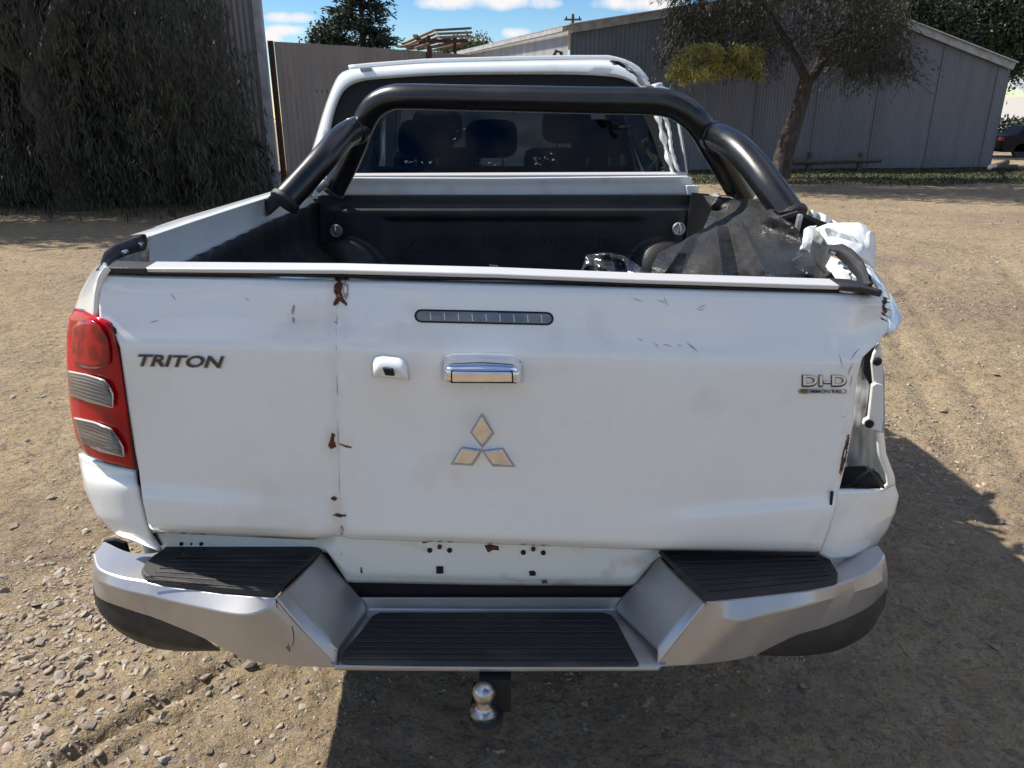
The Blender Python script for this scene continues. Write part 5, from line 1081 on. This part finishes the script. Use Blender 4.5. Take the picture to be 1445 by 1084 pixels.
# ---- bumper
bm_ = rows_surf('bumper_wing', [
    [PZ(*a, .662) for a in [(146, 764), (180, 779), (213, 781), (300, 768), (455, 770)]],
    [PZ(*a, .660) for a in [(131, 783), (139, 803), (168, 814), (204, 820), (229, 826), (312, 837), (387, 844)]],
    [P(*a) for a in [(129.5, 800, 1.47), (133, 815, 1.415), (160, 829, 1.365), (213, 842, 1.335), (279, 857, 1.30), (345, 868, 1.275), (392, 853, 1.297)]],
    [P(*a) for a in [(130, 818, 1.48), (138, 843, 1.425), (175, 858, 1.39), (213, 870, 1.365), (286, 900, 1.335), (346, 930, 1.315), (400, 939, 1.305), (474, 942, 1.292)]],
    [P(*a) for a in [(134, 818, 1.56), (142, 843, 1.53), (178, 856, 1.5), (216, 866, 1.48), (288, 894, 1.45), (348, 922, 1.42), (400, 930, 1.41), (474, 936, 1.40)]]], M['silver'], tk, n=90, sub=True, smooth=24, bevel=.003)
bm2 = rows_surf('bumper_wing', [
    [PZ(*a, .662) for a in [(928, 772), (1060, 770), (1155, 776), (1175, 788), (1238, 770)]],
    [PZ(*a, .660) for a in [(997, 850), (1142, 833), (1181, 825), (1215, 812), (1240, 796), (1248, 783)]],
    [P(*a) for a in [(992, 856, 1.297), (1034, 876, 1.275), (1083, 867, 1.29), (1142, 853, 1.315), (1200, 837, 1.36), (1238, 824, 1.40), (1252, 808, 1.46)]],
    [P(*a) for a in [(926, 942, 1.292), (996, 937, 1.305), (1054, 928, 1.315), (1098, 908, 1.335), (1127, 895, 1.35), (1171, 882, 1.375), (1225, 856, 1.42), (1252, 828, 1.475)]],
    [P(*a) for a in [(926, 936, 1.40), (996, 930, 1.41), (1054, 922, 1.42), (1098, 903, 1.44), (1127, 890, 1.46), (1171, 878, 1.49), (1222, 853, 1.53), (1248, 828, 1.56)]]], M['silver'], tk, n=90, sub=True, smooth=24, bevel=.003)
bm_['label'] = 'left bumper wing with cracked inner corner'
gsurf('bumper_cheek', coons([(455, 779, 1.485), (476, 806, 1.48), (507, 842, 1.478)], [(389, 845, 1.302), (430, 893, 1.295), (474, 942, 1.290)], [(455, 779, 1.485), (389, 845, 1.302)], [(507, 842, 1.478), (518, 862, 1.466), (476, 918, 1.30), (474, 942, 1.290)], 24, 24), M['silver'], tk, smooth=60, solid=.004)
gsurf('bumper_cheek', coons([(878, 842, 1.478), (905, 812, 1.48), (928, 785, 1.485)], [(926, 942, 1.290), (960, 896, 1.295), (996, 851, 1.302)], [(878, 842, 1.478), (868, 862, 1.466), (928, 918, 1.30), (926, 942, 1.290)], [(928, 785, 1.485), (996, 851, 1.302)], 24, 24), M['silver'], tk, smooth=60, solid=.004)
rows_surf('bumper_step', [
    [P(*a) for a in [(498, 840, 1.53), (700, 840, 1.53), (887, 840, 1.53)]],
    [P(*a) for a in [(498, 843, 1.481), (700, 843, 1.480), (887, 843, 1.481)]],
    [P(*a) for a in [(496, 860, 1.476), (700, 861, 1.474), (888, 861, 1.476)]],
    [P(*a) for a in [(492, 866, 1.465), (700, 866, 1.462), (891, 866, 1.465)]],
    [PZ(*a, .5) for a in [(462, 933), (700, 936), (940, 936)]],
    [P(*a) for a in [(472, 940, 1.281), (700, 943, 1.281), (929, 943, 1.281)]],
    [P(*a) for a in [(472, 946, 1.283), (700, 948, 1.283), (929, 947, 1.283)]],
    [P(*a) for a in [(476, 940, 1.36), (700, 944, 1.36), (925, 944, 1.36)]]], M['silver'], tk, n=30, smooth=35, bevel=.003)
def pad(name, poly, Zv, h=.012):
    A_ = [PZ(x, y, Zv) for x, y in poly]; n = len(A_); c = np.mean(A_, 0); T_ = [(lerp(a[0], c[0], .012), lerp(a[1], c[1], .03), Zv+h) for a in A_]
    ar = sum(A_[i][0]*A_[(i+1) % n][1]-A_[(i+1) % n][0]*A_[i][1] for i in range(n)); top = tuple(range(n, 2*n)); Fc = [top if ar > 0 else top[::-1]]
    Fc += [(i, (i+1) % n, n+(i+1) % n, n+i) if ar > 0 else ((i+1) % n, i, n+i, n+(i+1) % n) for i in range(n)]
    return mesh_obj(name, A_+T_, Fc, M['pad'], tk, bevel=.003, smooth=40)
pL = pad('step_pad', [(199, 811), (203, 803), (216, 790), (228, 782), (240, 772), (280, 766), (445, 766), (455, 778), (386, 842), (312, 836), (229, 825), (205, 819)], .663)
pR = pad('step_pad', [(928, 780), (960, 768), (1140, 768), (1160, 782), (1172, 797), (1182, 814), (1181, 824), (1142, 832), (999, 848), (990, 845)], .663)
pC = pad('step_pad', [(480, 933), (484, 921), (511, 889), (524, 871), (534, 866), (852, 866), (864, 870), (871, 880), (902, 938), (890, 941), (700, 940), (490, 938)], .502, .007)
def ribs(parent, rows, Zv, r=.0022):
    for pl in rows: MB().tube([PZ(x, y, Zv) for x, y in pl], r, 6).build('rib', M['pad'], parent, smooth=60)
ribs(pC, [[(522-k*5.1, 875+k*7.6), (700, 876+k*7.6), (862+k*4.1, 876+k*7.6)] for k in range(8)], .510)
ribs(pL, [[(246-k*7, 786+k*5.2), (446-k*9, 783+k*8.2)] for k in range(7)], .676, .0016); ribs(pR, [[(944+k*9, 785+k*8.2), (1150+k*4, 784+k*5.4)] for k in range(7)], .676, .0016)
rows_surf('bumper_corner_mould', [
    [P(*a) for a in [(131, 822, 1.470), (139, 843, 1.430), (175, 858, 1.395), (213, 870, 1.370), (255, 885, 1.352), (290, 902, 1.343), (310, 917, 1.335)]],
    [P(*a) for a in [(131, 834, 1.465), (141, 864, 1.428), (170, 887, 1.392), (210, 902, 1.372), (250, 912, 1.355), (290, 916, 1.345), (310, 918, 1.336)]],
    [P(*a) for a in [(134, 852, 1.49), (146, 872, 1.46), (174, 896, 1.43), (213, 913, 1.41), (250, 919, 1.40), (290, 919, 1.39), (310, 918.5, 1.38)]],
    [P(*a) for a in [(146, 850, 1.6), (160, 868, 1.58), (180, 890, 1.56), (216, 905, 1.55), (250, 910, 1.54), (290, 912, 1.53), (310, 912, 1.53)]]], M['black'], tk, n=40, sub=True, smooth=60)
rows_surf('bumper_corner_mould', [
    [P(*a) for a in [(1072, 922, 1.335), (1098, 908, 1.343), (1127, 895, 1.355), (1171, 882, 1.380), (1225, 857, 1.425), (1251, 832, 1.47)]],
    [P(*a) for a in [(1072, 924, 1.336), (1105, 922, 1.345), (1140, 916, 1.355), (1180, 903, 1.378), (1228, 873, 1.425), (1250, 845, 1.465)]],
    [P(*a) for a in [(1072, 925, 1.38), (1105, 926, 1.39), (1140, 925, 1.40), (1184, 917, 1.42), (1225, 893, 1.46), (1248, 856, 1.49)]],
    [P(*a) for a in [(1072, 919, 1.53), (1105, 920, 1.54), (1140, 918, 1.55), (1182, 910, 1.56), (1218, 886, 1.58), (1238, 852, 1.6)]]], M['black'], tk, n=40, sub=True, smooth=60)
# dark inner end of the left wing, and cracks
gsurf('wing_end_recess', coons([(144, 764), (160, 762), (176, 768), (180, 780)], [(146, 768), (160, 774), (180, 782)], [(144, 764), (146, 768)], [(180, 780), (180, 782)], 12, 5), M['void'], tk, Yf=lambda x, y, u, v: 1.515, solid=.01)
def crack(pts, w_=1.4, y=1.289):
    n = len(pts); q = [(x+w_*(.3+random.random()*.7), yy) for x, yy in pts]; poly = pts+q[::-1]
    fy = lambda a, b_: float(np.interp(b_, [845, 942], [1.299, 1.288]))-.003
    plate('bumper_crack', poly, fy, .0012, M['void'], tk)
crack([(388, 846), (390, 856), (393, 864), (397, 872)]); crack([(411, 884), (413, 893), (414, 903), (411, 912)], 2.2); crack([(403, 913), (408, 920)], 1.5); crack([(391, 860), (396, 870)], 3)
crack([(470, 918), (476, 920), (477, 932), (473, 941)], 2.4); crack([(396, 872), (402, 885), (404, 900), (408, 918)], .7)
# ---- tow bar
q = PZ(683, 1000, .40); bx_ = q[0]
MB().box((bx_-.012, 1.27, .385), (bx_+.058, 1.60, .47)).build('tow_receiver', M['void'], tk, bevel=.004)
cxb, cyb = P(683, 1000, 1.262)[0], 1.262
V = []; n = 20; pl = [(cxb-.030, 1.36), (cxb-.032, 1.25)]+[(cxb+.004-.036*math.cos(a), 1.25-.036*math.sin(a)) for a in np.linspace(0, math.pi, 11)]+[(cxb+.040, 1.25), (cxb+.044, 1.36)]
V = [(x, y, .372) for x, y in pl]+[(x, y, .390) for x, y in pl]; m_ = len(pl); mesh_obj('tow_tongue', V, [tuple(range(m_))[::-1], tuple(range(m_, 2*m_))]+[(i, (i+1) % m_, m_+(i+1) % m_, m_+i) for i in range(m_)][::1], M['black'], tk, bevel=.003)
prof_ = [(.031, 0), (.031, .012), (.024, .014), (.020, .017), (.0165, .022), (.0155, .034)]+[(.025*math.cos(a), .058+.025*math.sin(a)) for a in np.linspace(-.9, 1.45, 14)]
MB().lathe((cxb, cyb, .390), prof_, 'z', 28).build('tow_ball', M['steel_ball'], tk, smooth=40)

# ---- broken plastic lying in the tray
br = shard_ = None
Gb = coons([(820, 382), (826, 360), (845, 357), (862, 357), (880, 361), (900, 374), (918, 388)], [(814, 396), (918, 398)], [(820, 382), (816, 388), (814, 396)], [(918, 388), (918, 398)], 40, 16)
M['smoke'] = mat('broken_black_plastic', (.02, .02, .022), .22, coat=.3, col2=(.12, .12, .115), cscale=22, cpos=(.55, .8), bump=.003, bscale=50)
o = gsurf('broken_plastic', Gb, M['smoke'], None, Yf=lambda x, y, u, v: 1.72-.06*v+.03*mnoise.noise(Vector((x/14, y/14, 1)))+.02*math.sin(u*12), smooth=30, solid=.004)
# let it run down to the tray floor
tag(o, 'broken piece of shiny black plastic lying in the tray behind the tailgate', 'broken plastic')
o = plate('paper_scrap', [(690, 374), (702, 375), (705, 388), (694, 388)], 1.62, .003, M['dull'], None); tag(o, 'small pale scrap poking up behind the tailgate top edge', 'scrap')
